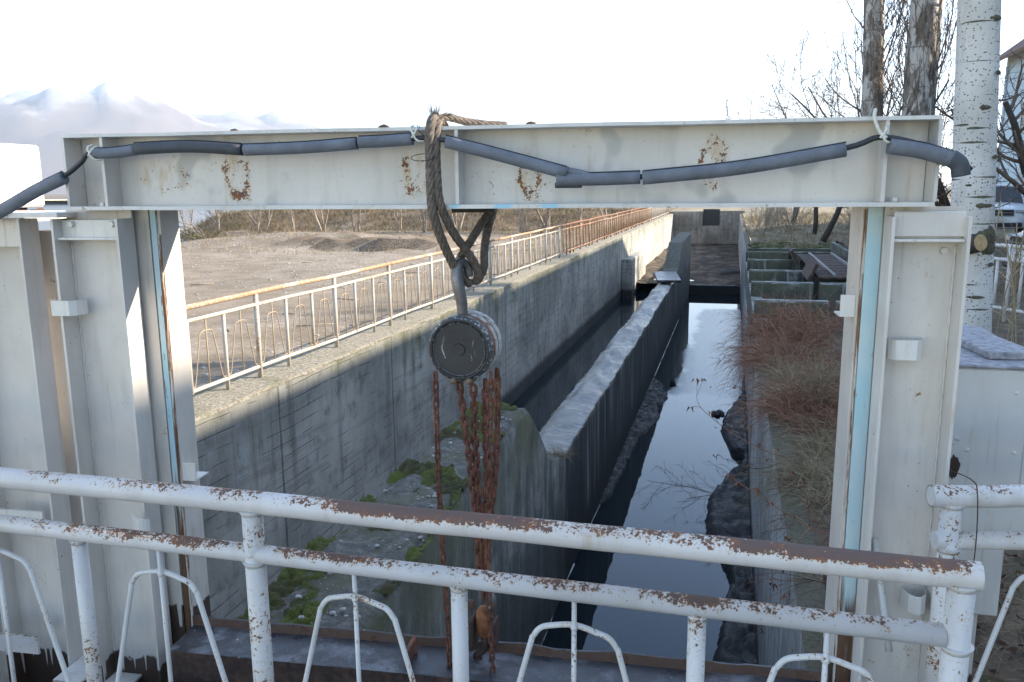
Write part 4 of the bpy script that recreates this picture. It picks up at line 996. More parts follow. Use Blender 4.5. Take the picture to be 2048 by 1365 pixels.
for s in (-.9, -.45, 0, .45, .9): b.box((s-.006, -.05, -3.2), (s+.006, -.0005, -.3))
b.build('gate_leaf', M['rustdark'], t)
for s in (-.28, -.10):
    b = MB(); b.box((s, -.05, .071), (s+.016, .07, .135), ch=.004); b.build('lifting_lug', M['rust'], t)

# ------------------------------------------------------------------ grey metal box behind the short railing
t = thing('metal_box', (.8, 3.1, 0), 0, 'grey painted metal electrical box with flaked top beyond the short railing', 'box')
b = MB(); b.box((-.20, 0, .50), (.25, .85, 1.125), ch=.006); b.box((-.20, .012, .20), (.185, .80, .4995), ch=.006); bx = b.build('body', M['boxpaint'], t)
b = MB(); b.box((-.205, -.008, 1.1255), (.27, .87, 1.137), ch=.004); b.build('top_sheet', M['boxtop'], t)
b = MB(); b.box((.10, .10, 1.1375), (.27, .86, 1.165), Matrix.Translation((.1, .1, 0)) @ Matrix.Rotation(R(8), 4, 'Z') @ Matrix.Translation((-.1, -.1, 0)), ch=.004); b.build('lid', M['boxtop'], t)
b = MB(); b.box((.205, -.006, .72), (.249, -.001, 1.03), ch=.002); b.build('door', M['boxpaint'], t)
for (x, z) in ((.165, 1.045), (.178, .83), (.03, .83)):
    b = MB(); b.ico((x, -.002, z), .008, 2, (1, .5, 1)); b.build('rivet', M['bracket'], t)
b = MB()
for k in range(9): b.ico((-.02+random.uniform(-.018, .018), -.001, .862+random.uniform(-.012, .012)), random.uniform(.006, .011), 1, (1, .4, 1))
b.build('weld_blob', M['boxpaint'], t)
b = MB(); n = 12; n = 26; c = V((-.008, -.0035, .765)); b.add([c]+[c+V((.019*math.cos(a)*(1+.5*fb(math.cos(a)*2, math.sin(a)*2)), 0, .042*math.sin(a)*(1+.4*fb(math.cos(a)*2+5, math.sin(a)*2)))) for a in [2*math.pi*i/n for i in range(n)]], [(0, 1+(i+1) % n, 1+i) for i in range(n)]); b.build('rusted_hole', M['rustdark'], t)
b = MB(); b.tube([(-.12+i*.008, .05, 1.146) for i in range(14)], [.008 if i % 2 else .010 for i in range(14)], 8); b.build('threaded_stub', M['bracket'], t)
for (x, y) in ((-.12, .1), (.12, .1), (-.12, .7), (.12, .7)):
    b = MB(); b.box((x-.02, y-.02, -.2), (x+.02, y+.02, .1995)); b.build('leg', M['col'], t)

# ------------------------------------------------------------------ long rusty railing on the left wall
FX = -5.42; BAY = 1.945; Y0 = 8.51-3*BAY; NB = 36
t = thing('wall_railing', (FX, 0, ZT), 0, 'long rusty white railing with hoop rods along the top of the left channel wall', 'railing')
ye = Y0+NB*BAY
jx = lambda y: .035*fb(y*.22, 4)
jz = lambda y: .02*fb(y*.3, 9)
def run(nm, z, r, mt):
    b = MB(); b.tube([(jx(y), y, z+jz(y)) for y in lin(Y0, ye, .65)], r, 10); b.build(nm, M[mt], t)
run('top_rail', 1.02, .030, 'fencetop'); run('middle_rail', .875, .022, 'fence'); run('bottom_rail', .125, .022, 'fence')
for k in range(NB+1):
    y = Y0+k*BAY; b = MB(); b.tube([(jx(y), y, -.05), (jx(y), y, 1.0+jz(y))], .031, 10); b.build('main_post', M['fence'], t)
far = MB()
for k in range(NB):
    for q in range(3):
        yc = Y0+k*BAY+BAY*(q+.5)/3; x = jx(yc); dz = jz(yc)
        near = k < 31
        b = MB() if near else far
        b.tube([(x, yc, .125), (x, yc, .875)], .0085, 6)
        if near: b.build('upright_rod', M['fencerod'], t)
        if q < 2:
            y = Y0+k*BAY+BAY*(q+1)/3; b = MB() if k < 34 else far
            b.tube([(x, y, -.04 if (k+q) % 2 else .10), (x, y, .875)], .023, 8)
            if k < 34: b.build('short_post', M['fence'], t)
        L = [(-.30, .16), (-.27, .165), (-.235, .215), (-.125, .66), (-.11, .70), (-.08, .725), (0, .735)]
        P = [(x, yc+a, z+dz) for a, z in L]+[(x, yc-a, z+dz) for a, z in L[::-1][1:]]
        b = MB() if near else far
        b.tube(spline(P, 3) if k < 12 else P, .0068, 5 if k > 8 else 6)
        if near: b.build('hoop_rod', M['fencerod'], t)
o = far.build('far_infill', M['fencerod'], t); o['kind'] = 'stuff'

# ------------------------------------------------------------------ moss, pebbles, plants
rnd = random.Random(3)
b = MB(); random.seed(5)
def pier_x(y): return (-2.50+.09*sm(5, 3.2, y), -1.96+.22*sm(7.6, 3.2, y))
from mathutils.noise import voronoi
NY, NX = 400, 54; hts = {}; vs = []; y0, y1 = 3.2, 7.95
for j in range(NY+1):
    y = y0+(y1-y0)*j/NY; xl, xr = pier_x(y); xl -= .012
    for i in range(NX+1):
        f = i/NX; x = xl+(xr-xl)*f
        bias = .30*sm(.45, .0, f)*sm(5.6, 4.0, y)+.16*sm(.3, 0, f)+.10*sm(.88, 1, f)-.12*sm(3.6, 3.35, y)
        k = fb(x*2.3+9, y*1.5, 2, 5)*.95+bias+.05
        mk = sm(0, .16, k)
        dv = voronoi(V((x*21, y*17, .3)))[0][0]
        hh = mk*(.006+.026*math.sqrt(max(0, 1-(dv*1.5)**2)))*(.6+.8*sm(.05, .4, k))+.004*mk*fb(x*60, y*60)
        hts[(j, i)] = hh; vs.append((x, y, ZT-.014+.02*fb(f*3, y*1.8)+hh*1.25))
fs = [(j*(NX+1)+i, j*(NX+1)+i+1, (j+1)*(NX+1)+i+1, (j+1)*(NX+1)+i) for j in range(NY) for i in range(NX) if max(hts[(j, i)], hts[(j+1, i)], hts[(j, i+1)], hts[(j+1, i+1)]) > .004]
b.add(vs, fs, True)
keys = [q for q, h_ in hts.items() if h_ > .008]
for q in random.sample(keys, min(9000, len(keys))):
    p = vs[q[0]*(NX+1)+q[1]]
    if p[1] < 6: b.strand((p[0], p[1], p[2]-.002), (random.gauss(0, .5), random.gauss(0, .5), 1), random.uniform(.006, .014), .0026, .3, 1)
b.build('moss', M['moss'], kind='stuff')
b = MB()
for k in range(120):
    y = random.uniform(3.4, 7.7); xl, xr = pier_x(y); x = random.uniform(xl+.03, xr-.03)
    b.ico((x, y, ZT+.01), random.choice((.004, .006, .008, .012, .018)), 1, (1.2, 1, .6), .4)
b.build('rubble', simple('pale_rubble', (.36, .35, .33), .9, .5, 30), kind='stuff')
def tuft(b, p, n, L, w, spread=.8, droop=1.2, up=1):
    for k in range(n):
        a = random.uniform(0, 6.283); s_ = random.uniform(0, spread)
        b.strand(V(p)+V((math.cos(a)*s_*.06, math.sin(a)*s_*.06, 0)), (math.cos(a)*s_, math.sin(a)*s_, up), L*random.uniform(.5, 1.1), w, droop*random.uniform(.3, 1.2), 4, wob=.12)
b = MB()
for k in range(5): tuft(b, (-2.02+random.uniform(-.05, .1), 9.62+random.uniform(-.06, .06), -1.55), 40, .30, .0035, 1.3, 2.0, .6)
tagset(b.build('grass_tuft', M['straw']), 'small dry grass tuft drooping where the pier meets the low dividing wall', 'grass tuft')

def vine(name, base, n, L, ang, label, mat, droop=.9, w=.005, spread=(1., .9, .55), leafs=0):
    """tangled mat of dry stems fanning out of one root"""
    th = thing(name, base, 0, label, 'dry plant')
    b = MB(); lf = MB()
    for k in range(n):
        p = V((random.gauss(0, spread[0]*.32), random.gauss(0, spread[1]*.36), abs(random.gauss(.06, spread[2]*.30))))
        a = R(ang)+random.gauss(0, .75)
        d = V((math.cos(a), math.sin(a), random.gauss(.15, .45)))
        b.strand(p, d, L*random.uniform(.3, 1.1), w*random.uniform(.5, 1.3), droop*random.uniform(.2, 1.6), 5, wob=.25)
    b.build('stems', M[mat], th)
    if leafs:
        for k in range(leafs):
            p = V((random.gauss(0, spread[0]*.4), random.gauss(0, spread[1]*.42), abs(random.gauss(.1, spread[2]*.34))))
            lf.strand(p, (random.gauss(0, 1), random.gauss(0, 1), random.gauss(0, 1)), random.uniform(.015, .04), .012, .8, 2)
        lf.build('leaves', M['leaf'], th)
    return th
random.seed(11)
def tangle(base, sx, sy, hgt, n, label, mat, L, w, ang=185, fl=0):
    """heap of fine dry stems: runners fan out of many roots, arch over and fall towards the water"""
    th = thing('dry_vine', base, 0, label, 'dry plant'); b = MB(); lf = MB()
    roots = max(8, n//150); lean = V((math.cos(R(ang)), math.sin(R(ang)), 0))
    for q in range(roots):
        u, v_ = random.uniform(-1, 1), random.uniform(-1, 1); k_ = math.sqrt(u*u+v_*v_)
        if k_ > 1: u, v_ = u/k_, v_/k_
        rp_ = V((u*sx+.12, v_*sy, -.02)); up_ = hgt/.42*random.uniform(.5, 1.3)
        for k in range(n//roots//3):
            d = lean*random.uniform(.1, .9)+V((random.gauss(0, .55), random.gauss(0, .6), up_*random.uniform(.35, 1.25)))
            l_ = L*random.uniform(.6, 1.5); o_ = len(b.v); p = rp_+V((random.gauss(0, .04), random.gauss(0, .05), 0))
            b.strand(p, d, l_, w*random.uniform(.7, 1.4), random.uniform(.9, 2.4), 6, wob=.16)
            for c in range(3):
                i_ = random.choice((4, 6, 8, 10)); m_ = (V(b.v[o_+i_])+V(b.v[o_+i_+1]))/2; dd = (m_-(V(b.v[o_+i_-2])+V(b.v[o_+i_-1]))/2).normalized()
                b.strand(m_, dd+V((random.gauss(0, .6), random.gauss(0, .6), random.gauss(0, .4))), l_*random.uniform(.18, .4), w*.6, random.uniform(.2, 1.4), 4, wob=.22)
            if fl and random.random() < fl/900: 
                m_ = V(b.v[-1]); lf.strand(m_, (random.gauss(0, 1), random.gauss(0, 1), random.gauss(0, 1)), random.uniform(.02, .045), .014, .8, 2)
    b.build('stems', M[mat], th)
    if lf.v: lf.build('leaves', M['leaf'], th)
    return th
tangle((1.15, 12.7, -.40), .85, .85, .42, 4600, 'uppermost red brown dry vine heap against the nearest cross wall', 'redvine', .55, .0078, 185, 150)
tangle((.88, 11.0, -.46), .62, .95, .34, 4200, 'red brown dry vine mat spilling over the right wall edge towards the water', 'redvine', .55, .007, 180, 150)
tangle((1.02, 8.1, -.42), .62, .75, .40, 3900, 'red brown dry vine clump low beside the pale blue gantry post', 'redvine', .5, .0060, 190, 90)
tangle((1.05, 9.4, -.42), .50, .70, .22, 2400, 'straw coloured matted stems between the two red brown vine heaps', 'straw', .42, .0055, 190)
tangle((.90, 6.5, -.44), .45, .85, .24, 3400, 'straw and brown matted stems with moss showing, below the lower vine heap', 'straw', .42, .0048, 195)
tangle((.80, 5.0, -.46), .36, .75, .26, 2400, 'thin brown dry stems at the foot of the right gantry post', 'redvine', .40, .0042, 190, 50)
for (x, y, n, L, lb) in ((.94, 9.3, 110, .42, 'straw coloured grass clump between the two lower vine heaps'), (1.0, 6.6, 100, .42, 'straw coloured grass clump close beside the blue edged post'), (.80, 6.2, 45, .30, 'straw coloured short grass clump on the wall edge near the moss'),
                         (.74, 10.3, 40, .35, 'straw coloured grass clump hanging over the right wall below the red vines'), (.92, 4.4, 55, .36, 'straw coloured grass clump nearest the foreground railing on the right wall')):
    b = MB()
    for k in range(8): tuft(b, (x+random.gauss(0, .12), y+random.gauss(0, .35), right_h(x, y)-.01), n, L, .0042, 1.3, 2.0, .7)
    tagset(b.build('grass_clump', M['straw']), lb, 'grass')
b = MB()
for k in range(140):
    y = random.uniform(3.2, 11.5); x = random.uniform(.72, 1.2); b.ico((x, y, right_h(x, y)), random.uniform(.02, .07), 2, (1.2, 1.3, .5), .6)
b.build('bank_moss', M['moss'], kind='stuff')
def twig_plant(base, pts_list, leaves, label, r=.004):
    th = thing('dry_twig', base, 0, label, 'twig')
    b = MB(); ends = []
    for pts in pts_list:
        P = spline(pts, 6); b.tube(P, [r*(1-.75*i/len(P)) for i in range(len(P))], 5)
        for i in range(3, len(P), 3):
            d = (P[i]-P[i-1]).normalized(); q = P[i]+V((random.uniform(-.06, .06), random.uniform(-.05, .05), random.uniform(-.05, .09)))+d*.07
            b.tube([P[i], (P[i]+q)/2+V((0, 0, .01)), q], r*.4, 4); ends.append(q)
    b.build('stems', M['redvine'], th); lf = MB()
    for k in range(leaves):
        q = random.choice(ends); lf.strand(q+V((random.gauss(0, .012), random.gauss(0, .012), 0)), (random.gauss(0, .5), random.gauss(0, .5), -1), random.uniform(.03, .055), .017, random.uniform(-.6, .6), 3, wob=.2)
    lf.build('leaves', M['leaf'], th)
random.seed(21)
twig_plant((.62, 6.6, ZT), [[(.15, 0, .1), (-.15, 0, .08), (-.5, .05, .2), (-.82, .1, .42), (-.86, .12, .60)], [(-.1, 0, .08), (-.35, -.1, .0), (-.62, -.1, .06)]], 30, 'leafy dry twig arching from the right wall out over the water', .005)
twig_plant((.6, 5.0, ZT), [[(.2, 0, .1), (-.08, 0, .16), (-.33, 0, .30), (-.55, .05, .42)], [(-.08, 0, .16), (-.2, -.1, .02), (-.3, -.1, -.16)], [(-.08, 0, .16), (-.1, .2, .3), (-.25, .2, .36)]], 46, 'dry twig hung with brown leaves just above the foreground rail', .0045)
twig_plant((.62, 4.3, ZT), [[(.1, 0, 0), (-.08, 0, -.1), (-.25, 0, -.04), (-.36, 0, -.1)], [(.1, 0, 0), (-.05, .1, -.2), (-.12, .1, -.3)]], 24, 'small dry twig seen between the two foreground rails', .0035)
twig_plant((.55, 11.6, ZT), [[(.2, 0, .1), (-.1, 0, .05), (-.4, -.3, -.25), (-.52, -.5, -.45)], [(-.1, 0, .05), (-.2, .2, .2), (-.38, .3, .25)], [(-.1, 0, .05), (-.27, -.1, -.2), (-.42, -.3, -.42)]], 20, 'pale bare twig leaning down from the vine heap to the mud', .0045)
# rusty angle iron lying on the bank
b = MB(); Mx = Matrix.Translation((.83, 4.35, -.16)) @ Matrix.Rotation(R(-38), 4, 'Z') @ Matrix.Rotation(R(14), 4, 'Y')
b.box((-.2, -.02, -.05), (.34, .02, .03), Mx, ch=.005); b.box((-.2, -.01, -.05), (-.16, .03, .2), Mx, ch=.005); tagset(b.build('angle_iron', M['rustdark']), 'rusty bent angle iron lying in the plants by the right gantry post', 'scrap iron')

# bottom right dead grass, leaf litter and reeds
random.seed(31); b = MB()
for k in range(420):
    x, y = random.uniform(.95, 4.2), random.uniform(2.35, 6.5)
    if .5 < x < 1.1 and y > 2.9 and y < 4.1: continue
    tuft(b, (x, y, right_h(x, y)-.01), 12, .26, .0035, 1.5, 2.2, .6)
b.build('dead_grass', M['straw'], kind='stuff')
b = MB()
for k in range(2600):
    x, y = random.uniform(.9, 4.5), random.uniform(2.3, 6.5)
    b.strand((x, y, right_h(x, y)+random.uniform(0, .05)), (random.gauss(0, 1), random.gauss(0, 1), random.gauss(0, .3)), random.uniform(.04, .09), random.uniform(.015, .035), random.gauss(0, .8), 2)
b.build('leaf_litter', simple('leaf_litter', (.11, .055, .035), .9, .5, 14, bump=0), kind='stuff')
reed_spots = [(2.75+random.uniform(-.5, .85), 8.6+random.uniform(-.9, .9)) for k in range(26)]
proto = None
for i, (x, y) in enumerate(reed_spots):
    if i % 9 == 0:
        th = thing('dry_reed', (0, 0, 0), 0, 'slender pale dry reed stalk in front of the white yard fence', 'reed', 'dry reeds before the white fence')
        b = MB(); hgt = random.uniform(1.3, 1.7); P = spline([(0, 0, 0), (.02, 0, hgt*.5), (random.uniform(-.1, .12), .02, hgt)], 5); b.tube(P, .006, 5); b.build('stalk', M['straw'], th)
        b = MB()
        for q in range(10): b.strand((0, 0, random.uniform(.1, hgt*.8)), (random.gauss(0, .4), random.gauss(0, .4), 1), random.uniform(.3, .6), .009, random.uniform(.3, 2), 5, wob=.1)
        b.build('leaf_blades', M['straw'], th); proto = th; cur = th
    else: cur = copy_tree(proto)
    cur.location = (x, y, right_h(x, y)-.02); cur.rotation_euler = (random.gauss(0, .06), random.gauss(0, .08), random.uniform(0, 6.28))
th = thing('plume_reed', (2.75, 8.0, right_h(2.75, 8)), 0, 'tall reed with a fluffy beige plume before the white car', 'reed')
b = MB(); P = spline([(0, 0, 0), (-.05, 0, .9), (.06, 0, 1.55)], 6); b.tube(P, .006, 5); b.build('stalk', M['straw'], th); b = MB()
for k in range(420):
    f = random.random(); p = V((.03+f*.06, 0, 1.28+f*.34)); b.strand(p, (random.gauss(0, .5), random.gauss(0, .5), .8), random.uniform(.04, .10)*(1.1-f*.6), .003, 1.2, 3, wob=.15)
b.build('plume', simple('plume', (.36, .30, .22), .95, .3, 9, bump=0), th)

# grass on the far right bank
random.seed(41); b = MB()
for k in range(2600):
    y = random.uniform(30.3, 62); x = random.uniform(.66, 9.5); 
    tuft(b, (x, y, right_h(x, y)-.02), 7, random.uniform(.22, .5), .014, 1.0, 1.6, .9)
for k in range(700):
    y = random.uniform(13.8, 30); x = random.uniform(3.5, 9); tuft(b, (x, y, right_h(x, y)-.02), 7, .35, .010, 1.0, 1.6, .9)
b.build('dry_grass', M['straw'], kind='stuff')
b = MB()
for k in range(160):
    y = random.uniform(30.2, 33); x = random.uniform(.62, 3.6); b.ico((x, y, right_h(x, y)), random.uniform(.06, .18), 2, (1.2, 1.3, .5), .6)
b.build('bank_moss', M['moss'], kind='stuff')

# ------------------------------------------------------------------ trees
def grow(mb, p, d, L, r, lvl, cfg, tips=None):
    seg = cfg['seg'][min(lvl, len(cfg['seg'])-1)]; pts = [V(p)]; rs = [r]; d = V(d).normalized(); q = V(p)
    for i in range(seg):
        j = cfg['wob'][min(lvl, len(cfg['wob'])-1)]
        d = (d+V((random.gauss(0, j), random.gauss(0, j), random.gauss(0, j)+cfg['up'][min(lvl, len(cfg['up'])-1)]))).normalized()
        q = q+d*(L/seg); pts.append(q.copy()); rs.append(max(r*(1-(1-cfg.get('tip', .25))*(i+1)/seg), cfg['rmin']*.7))
    mb.tube(pts, rs, 10 if lvl == 0 else 6 if r > .03 else 4 if r > .012 else 3)
    if lvl >= cfg['lv']: return
    nb = cfg['nb'][min(lvl, len(cfg['nb'])-1)]
    for k in range(nb):
        f = cfg['f0'][min(lvl, len(cfg['f0'])-1)]; f = f+(1-f)*(k+random.random())/nb
        i = min(seg-1, int(f*seg)); u = f*seg-i; pp = pts[i].lerp(pts[i+1], u); dd = (pts[i+1]-pts[i]).normalized()
        sd_ = dd.cross(V((random.gauss(0, 1), random.gauss(0, 1), random.gauss(0, 1)))).normalized()
        an = R(cfg['ang'][min(lvl, len(cfg['ang'])-1)]*random.uniform(.7, 1.3))
        nd = dd*math.cos(an)+sd_*math.sin(an)
        rr = max(cfg['rmin'], rs[i]*cfg['rk'][min(lvl, len(cfg['rk'])-1)]*random.uniform(.7, 1.1))
        grow(cfg['crown'], pp, nd, L*cfg['lk'][min(lvl, len(cfg['lk'])-1)]*random.uniform(.6, 1.15)*(1-.35*f), rr, lvl+1, cfg)
def tree(name, loc, label, cat, cfg, stems, mt, mc, group=None):
    th = thing(name, loc, 0, label, cat, group); tb, cb = MB(), MB(); cfg['crown'] = cb
    for (p, d, L, r) in stems: grow(tb, p, d, L, r, 0, cfg)
    tb.build('trunk', mt, th)
    if cb.v: cb.build('crown', mc, th)
    return th
# row of pale bare trees before the berm
random.seed(51)
bank_cfg = lambda: dict(seg=[8, 6, 5, 4], wob=[.05, .10, .14, .16], up=[.03, .06, .06, .04], nb=[9, 6, 5], f0=[.10, .2, .3], ang=[30, 36, 40], rk=[.42, .5, .6], lk=[.5, .5, .5], rmin=.012, lv=3, tip=.2)
pro = []
for v_ in range(4):
    ns = (2, 3, 4, 3)[v_]
    st = [((random.gauss(0, .12)*ns, random.gauss(0, .12), -.2), (random.gauss(0, .11)*ns, random.gauss(0, .12), 1), random.uniform(5.8, 7.4), random.uniform(.07, .13)) for k in range(ns)]
    pro.append(tree('bare_tree', (0, 0, 0), 'x', 'tree', bank_cfg(), st, M['palebark'], M['paletwig'], 'row of bare pale trees on the river bank'))
us = [-53.5, -47.5, -43.6, -40.5, -37.6, -33.4, -29.6, -26.2, -23.4, -20.9, -18.0, -15.6, -12.8, -10.2]
for i, x in enumerate(us):
    r_ = pro[i] if i < 4 else copy_tree(pro[(i*7+1) % 4])
    y = 69.8+random.uniform(-1.5, 1.5)+(2 if i == 0 else 0); s_ = random.uniform(.85, 1.15)
    r_.location = (x, y, left_h(x, y)); r_.rotation_euler = (0, 0, random.uniform(0, 6.28)); r_.scale = (s_, s_, s_*random.uniform(.9, 1.1))
    r_['label'] = 'bare pale trunked tree in the row on the far river bank'
# scrub on the berm
random.seed(61); b = MB()
for k in range(2700):
    x = random.uniform(-56, -7); y = random.uniform(71.5, 82) if random.random() < .8 else random.uniform(66, 72)
    if y < 71.5 and fb(x*.3, y*.3) < .05: continue
    h_ = random.uniform(.25, .95)*(1 if y > 71.5 else .45); hz = left_h(x, y)
    for q in range(9):
        b.strand((x+random.gauss(0, .3), y+random.gauss(0, .3), hz-.05), (random.gauss(0, .5), random.gauss(0, .5), 1), h_*random.uniform(.5, 1.2), .035, random.uniform(.2, 1.6), 3, wob=.2)
b.build('dry_scrub', M['scrub'], kind='stuff')
b = MB()
for k in range(1300):
    x = random.uniform(-40, -6.2); y = random.uniform(44, 70)
    if fb(x*.18, y*.18) < .0 and y < 62: continue
    tuft(b, (x, y, left_h(x, y)-.02), 7, random.uniform(.2, .5), .022, .9, 1.4, .9)
b.build('flat_grass', M['straw'], kind='stuff')
b = MB(); random.seed(65)
for k in range(7000):
    x = random.uniform(-48, -6.5); y = random.uniform(12, 58)
    dens = fb(x*.07+3, y*.07)
    if dens < random.uniform(-.25, .35): continue
    b.ico((x, y, left_h(x, y)), random.choice((.02, .025, .03, .04, .07)), 1, (1.2, 1, .6), .5, smooth=False)
b.build('river_stones', simple('river_stone', (.30, .28, .25), .9, .45, .8, bump=0), kind='stuff')
b = MB()
for k in range(26):
    x = random.uniform(-22, -6.5); y = random.uniform(14, 40); a = random.uniform(0, 3.1); l_ = random.uniform(.3, 1.1)
    b.tube([(x, y, left_h(x, y)+.03), (x+l_*math.cos(a), y+l_*math.sin(a), left_h(x, y)+.05)], .02, 5)
b.build('driftwood', M['paletwig'], kind='stuff')
# leaning bush heap on the shore at the left end of the row
random.seed(66)
th = thing('leaning_bush', (-44.5, 61.5, left_h(-44.5, 61.5)), 0, 'dark leaning bush with long bare branches at the water edge left of the tree row', 'bush'); b = MB()
for k in range(900): b.strand((random.gauss(0, 1.6), random.gauss(0, 1.2), random.uniform(-.1, .5)), (random.gauss(-.2, .7), random.gauss(0, .6), .6), random.uniform(.4, 1.3), .035, random.uniform(.4, 1.6), 4, wob=.25)
b.build('foliage', M['scrub'], th); b = MB()
for k in range(14):
    b.tube(spline([(random.gauss(.5, .6), random.gauss(0, .5), 0), (-1+random.gauss(0, .5), random.gauss(0, .4), random.uniform(.4, 1.4)), (-2.6+random.gauss(0, .8), random.gauss(0, .6), random.uniform(.2, 3))], 5), .03, 5)
b.build('branches', M['paletwig'], th)

# poplars, aspen and dark trees on the right bank
random.seed(71)
pop_cfg = lambda nb=30: dict(seg=[14, 8, 5, 4], wob=[.012, .07, .1, .12], up=[.0, .16, .10, .05], nb=[nb, 6, 4], f0=[.10, .2, .3], ang=[34, 26, 30], rk=[.075, .55, .6], lk=[.22, .5, .5], rmin=.008, lv=3, tip=.55)
tree('poplar', (3.3, 22.4, -.2), 'slimmer poplar trunk with mottled pale bark, left of the pair behind the beam', 'tree', pop_cfg(62), [((0, 0, 0), (-.02, 0, 1), 15, .30)], M['poplar'], M['twig'])
tree('poplar', (4.15, 21.2, -.15), 'thick rugged double poplar trunk with furrowed dark bark behind the beam end', 'tree', pop_cfg(48), [((-.12, 0, 0), (-.02, 0, 1), 15, .37), ((.17, .25, 0), (-.03, 0, 1), 14, .20)], M['poplar'], M['twig'])
asp = tree('aspen', (1.74, 6.55, 0), 'smooth white aspen trunk with dark lens scars beside the right gantry post', 'tree',
     dict(seg=[16, 7, 5, 4], wob=[.004, .08, .1, .12], up=[0, .08, .06, .04], nb=[18, 6, 4], f0=[.42, .2, .3], ang=[48, 34, 34], rk=[.2, .5, .6], lk=[.26, .5, .5], rmin=.006, lv=3, tip=.6),
     [((0, 0, -.1), (-.055, 0, 1), 11, .152)], M['aspen'], M['twig'])
random.seed(72)
def ring_scar(b, z, w_, a0, th_=.012):
    x = -.055*z; r_ = .152*(1-.4*z/11)+.002
    vs = []; n = 12
    for i in range(n+1):
        f = i/n; a = a0+(f-.5)*w_/r_; h_ = th_*math.sin(math.pi*f)**.7*(1+.4*fb(f*9, z)); bulge = .006*math.sin(math.pi*f)
        vs += [(x+(r_)*math.cos(a), r_*math.sin(a), z-h_), (x+(r_+bulge)*math.cos(a), (r_+bulge)*math.sin(a), z), (x+r_*math.cos(a), r_*math.sin(a), z+h_)]
    b.add(vs, [f for i in range(n) for f in ((3*i, 3*i+3, 3*i+4, 3*i+1), (3*i+1, 3*i+4, 3*i+5, 3*i+2))])
scarm = simple('scar_bark', (.085, .08, .05), .95, .6, 40)
for (z, w_, a) in ((2.93, .30, -105), (2.72, .09, -150), (2.60, .10, -62), (2.38, .13, -112), (2.25, .06, -48), (2.14, .07, -160), (2.02, .12, -92), (1.80, .08, -150), (1.69, .06, -50), (1.50, .10, -125), (1.36, .16, -85), (1.25, .05, -160), (1.10, .12, -118), (.95, .06, -55), (.86, .07, -150), (.72, .13, -95), (.55, .08, -140)):
    b = MB(); ring_scar(b, z+.25, w_, R(a), random.uniform(.010, .02)); b.build('bark_scar', scarm, asp)
b = MB(); Mx = Matrix.Translation((-.115, -.175, 1.35)) @ Matrix.Rotation(R(-58), 4, 'Z') @ Matrix.Rotation(R(80), 4, 'Y'); b.lathe([(.075, -.14), (.07, -.02), (.062, .04), (.058, .055)], 14, Mx); br = b.build('branch_stub', M['darkbark'], asp)
b = MB(); b.lathe([(.0585, .056), (.03, .058), (0, .058)], 14, Mx); b.build('cut_face', simple('cut_wood', (.42, .29, .14), .8, .25, 30), br)
b = MB(); b.ico((-.06, -.075, 1.36), .10, 3, (1, .8, 1.5), .28); b.build('burl', scarm, asp)
random.seed(73)
dk = lambda: dict(seg=[7, 6, 5, 4], wob=[.12, .16, .2, .22], up=[.02, .04, .02, .0], nb=[10, 7, 6], f0=[.25, .2, .2], ang=[52, 50, 48], rk=[.55, .55, .6], lk=[.62, .55, .5], rmin=.007, lv=3, tip=.35)
tree('dark_tree', (6.0, 24.5, -.1), 'dark crooked fruit tree filling the gap between poplars and aspen', 'tree', dk(), [((0, 0, 0), (-.28, -.1, 1), 3.6, .17), ((.1, .1, 0), (.15, 0, 1), 4.0, .14)], M['darkbark'], M['twig'])
tree('dark_tree', (7.7, 23.5, -.1), 'dark bare fruit tree with low branches before the pale blue house', 'tree', dk(), [((0, 0, 0), (-.1, -.1, 1), 4.2, .18), ((.3, 0, 0), (.4, 0, 1), 3.6, .12)], M['darkbark'], M['twig'])
tree('dark_tree', (3.3, 33.2, -.3), 'thicker dark leaning sapling on the straw bank beside the gantry post', 'tree', dk(), [((0, 0, 0), (.22, 0, 1), 3.6, .13)], M['darkbark'], M['twig'])
tree('dark_tree', (3.35, 37.2, -.25), 'upright dark sapling on the straw bank left of the leaning one', 'tree', dk(), [((0, 0, 0), (.03, 0, 1), 4.0, .11)], M['darkbark'], M['twig'])
tree('dark_tree', (3.0, 46, -.2), 'small forked dark sapling farthest back on the sunlit bank', 'tree', dk(), [((0, 0, 0), (.05, 0, 1), 3.4, .10), ((.1, 0, 0), (.35, 0, 1), 3.0, .09)], M['darkbark'], M['twig'])
random.seed(74)
fr = lambda: dict(seg=[6, 7, 6, 4], wob=[.05, .08, .14, .2], up=[.0, .05, .06, .03], nb=[9, 8, 6], f0=[.3, .2, .2], ang=[58, 42, 45], rk=[.5, .5, .6], lk=[.95, .5, .45], rmin=.008, lv=3, tip=.4)
tree('dark_tree', (4.6, 31, -.2), 'spreading dark tree whose bare boughs reach left above the beam', 'tree', fr(), [((0, 0, 0), (-.15, 0, 1), 4.4, .16), ((0, 0, 1.6), (-1, -.1, .50), 5.0, .075), ((0, 0, 2.2), (-.8, -.3, .8), 4.2, .06), ((0, 0, 1.9), (.6, -.2, .9), 4.0, .07)], M['darkbark'], M['twig'])
random.seed(75); b = MB()
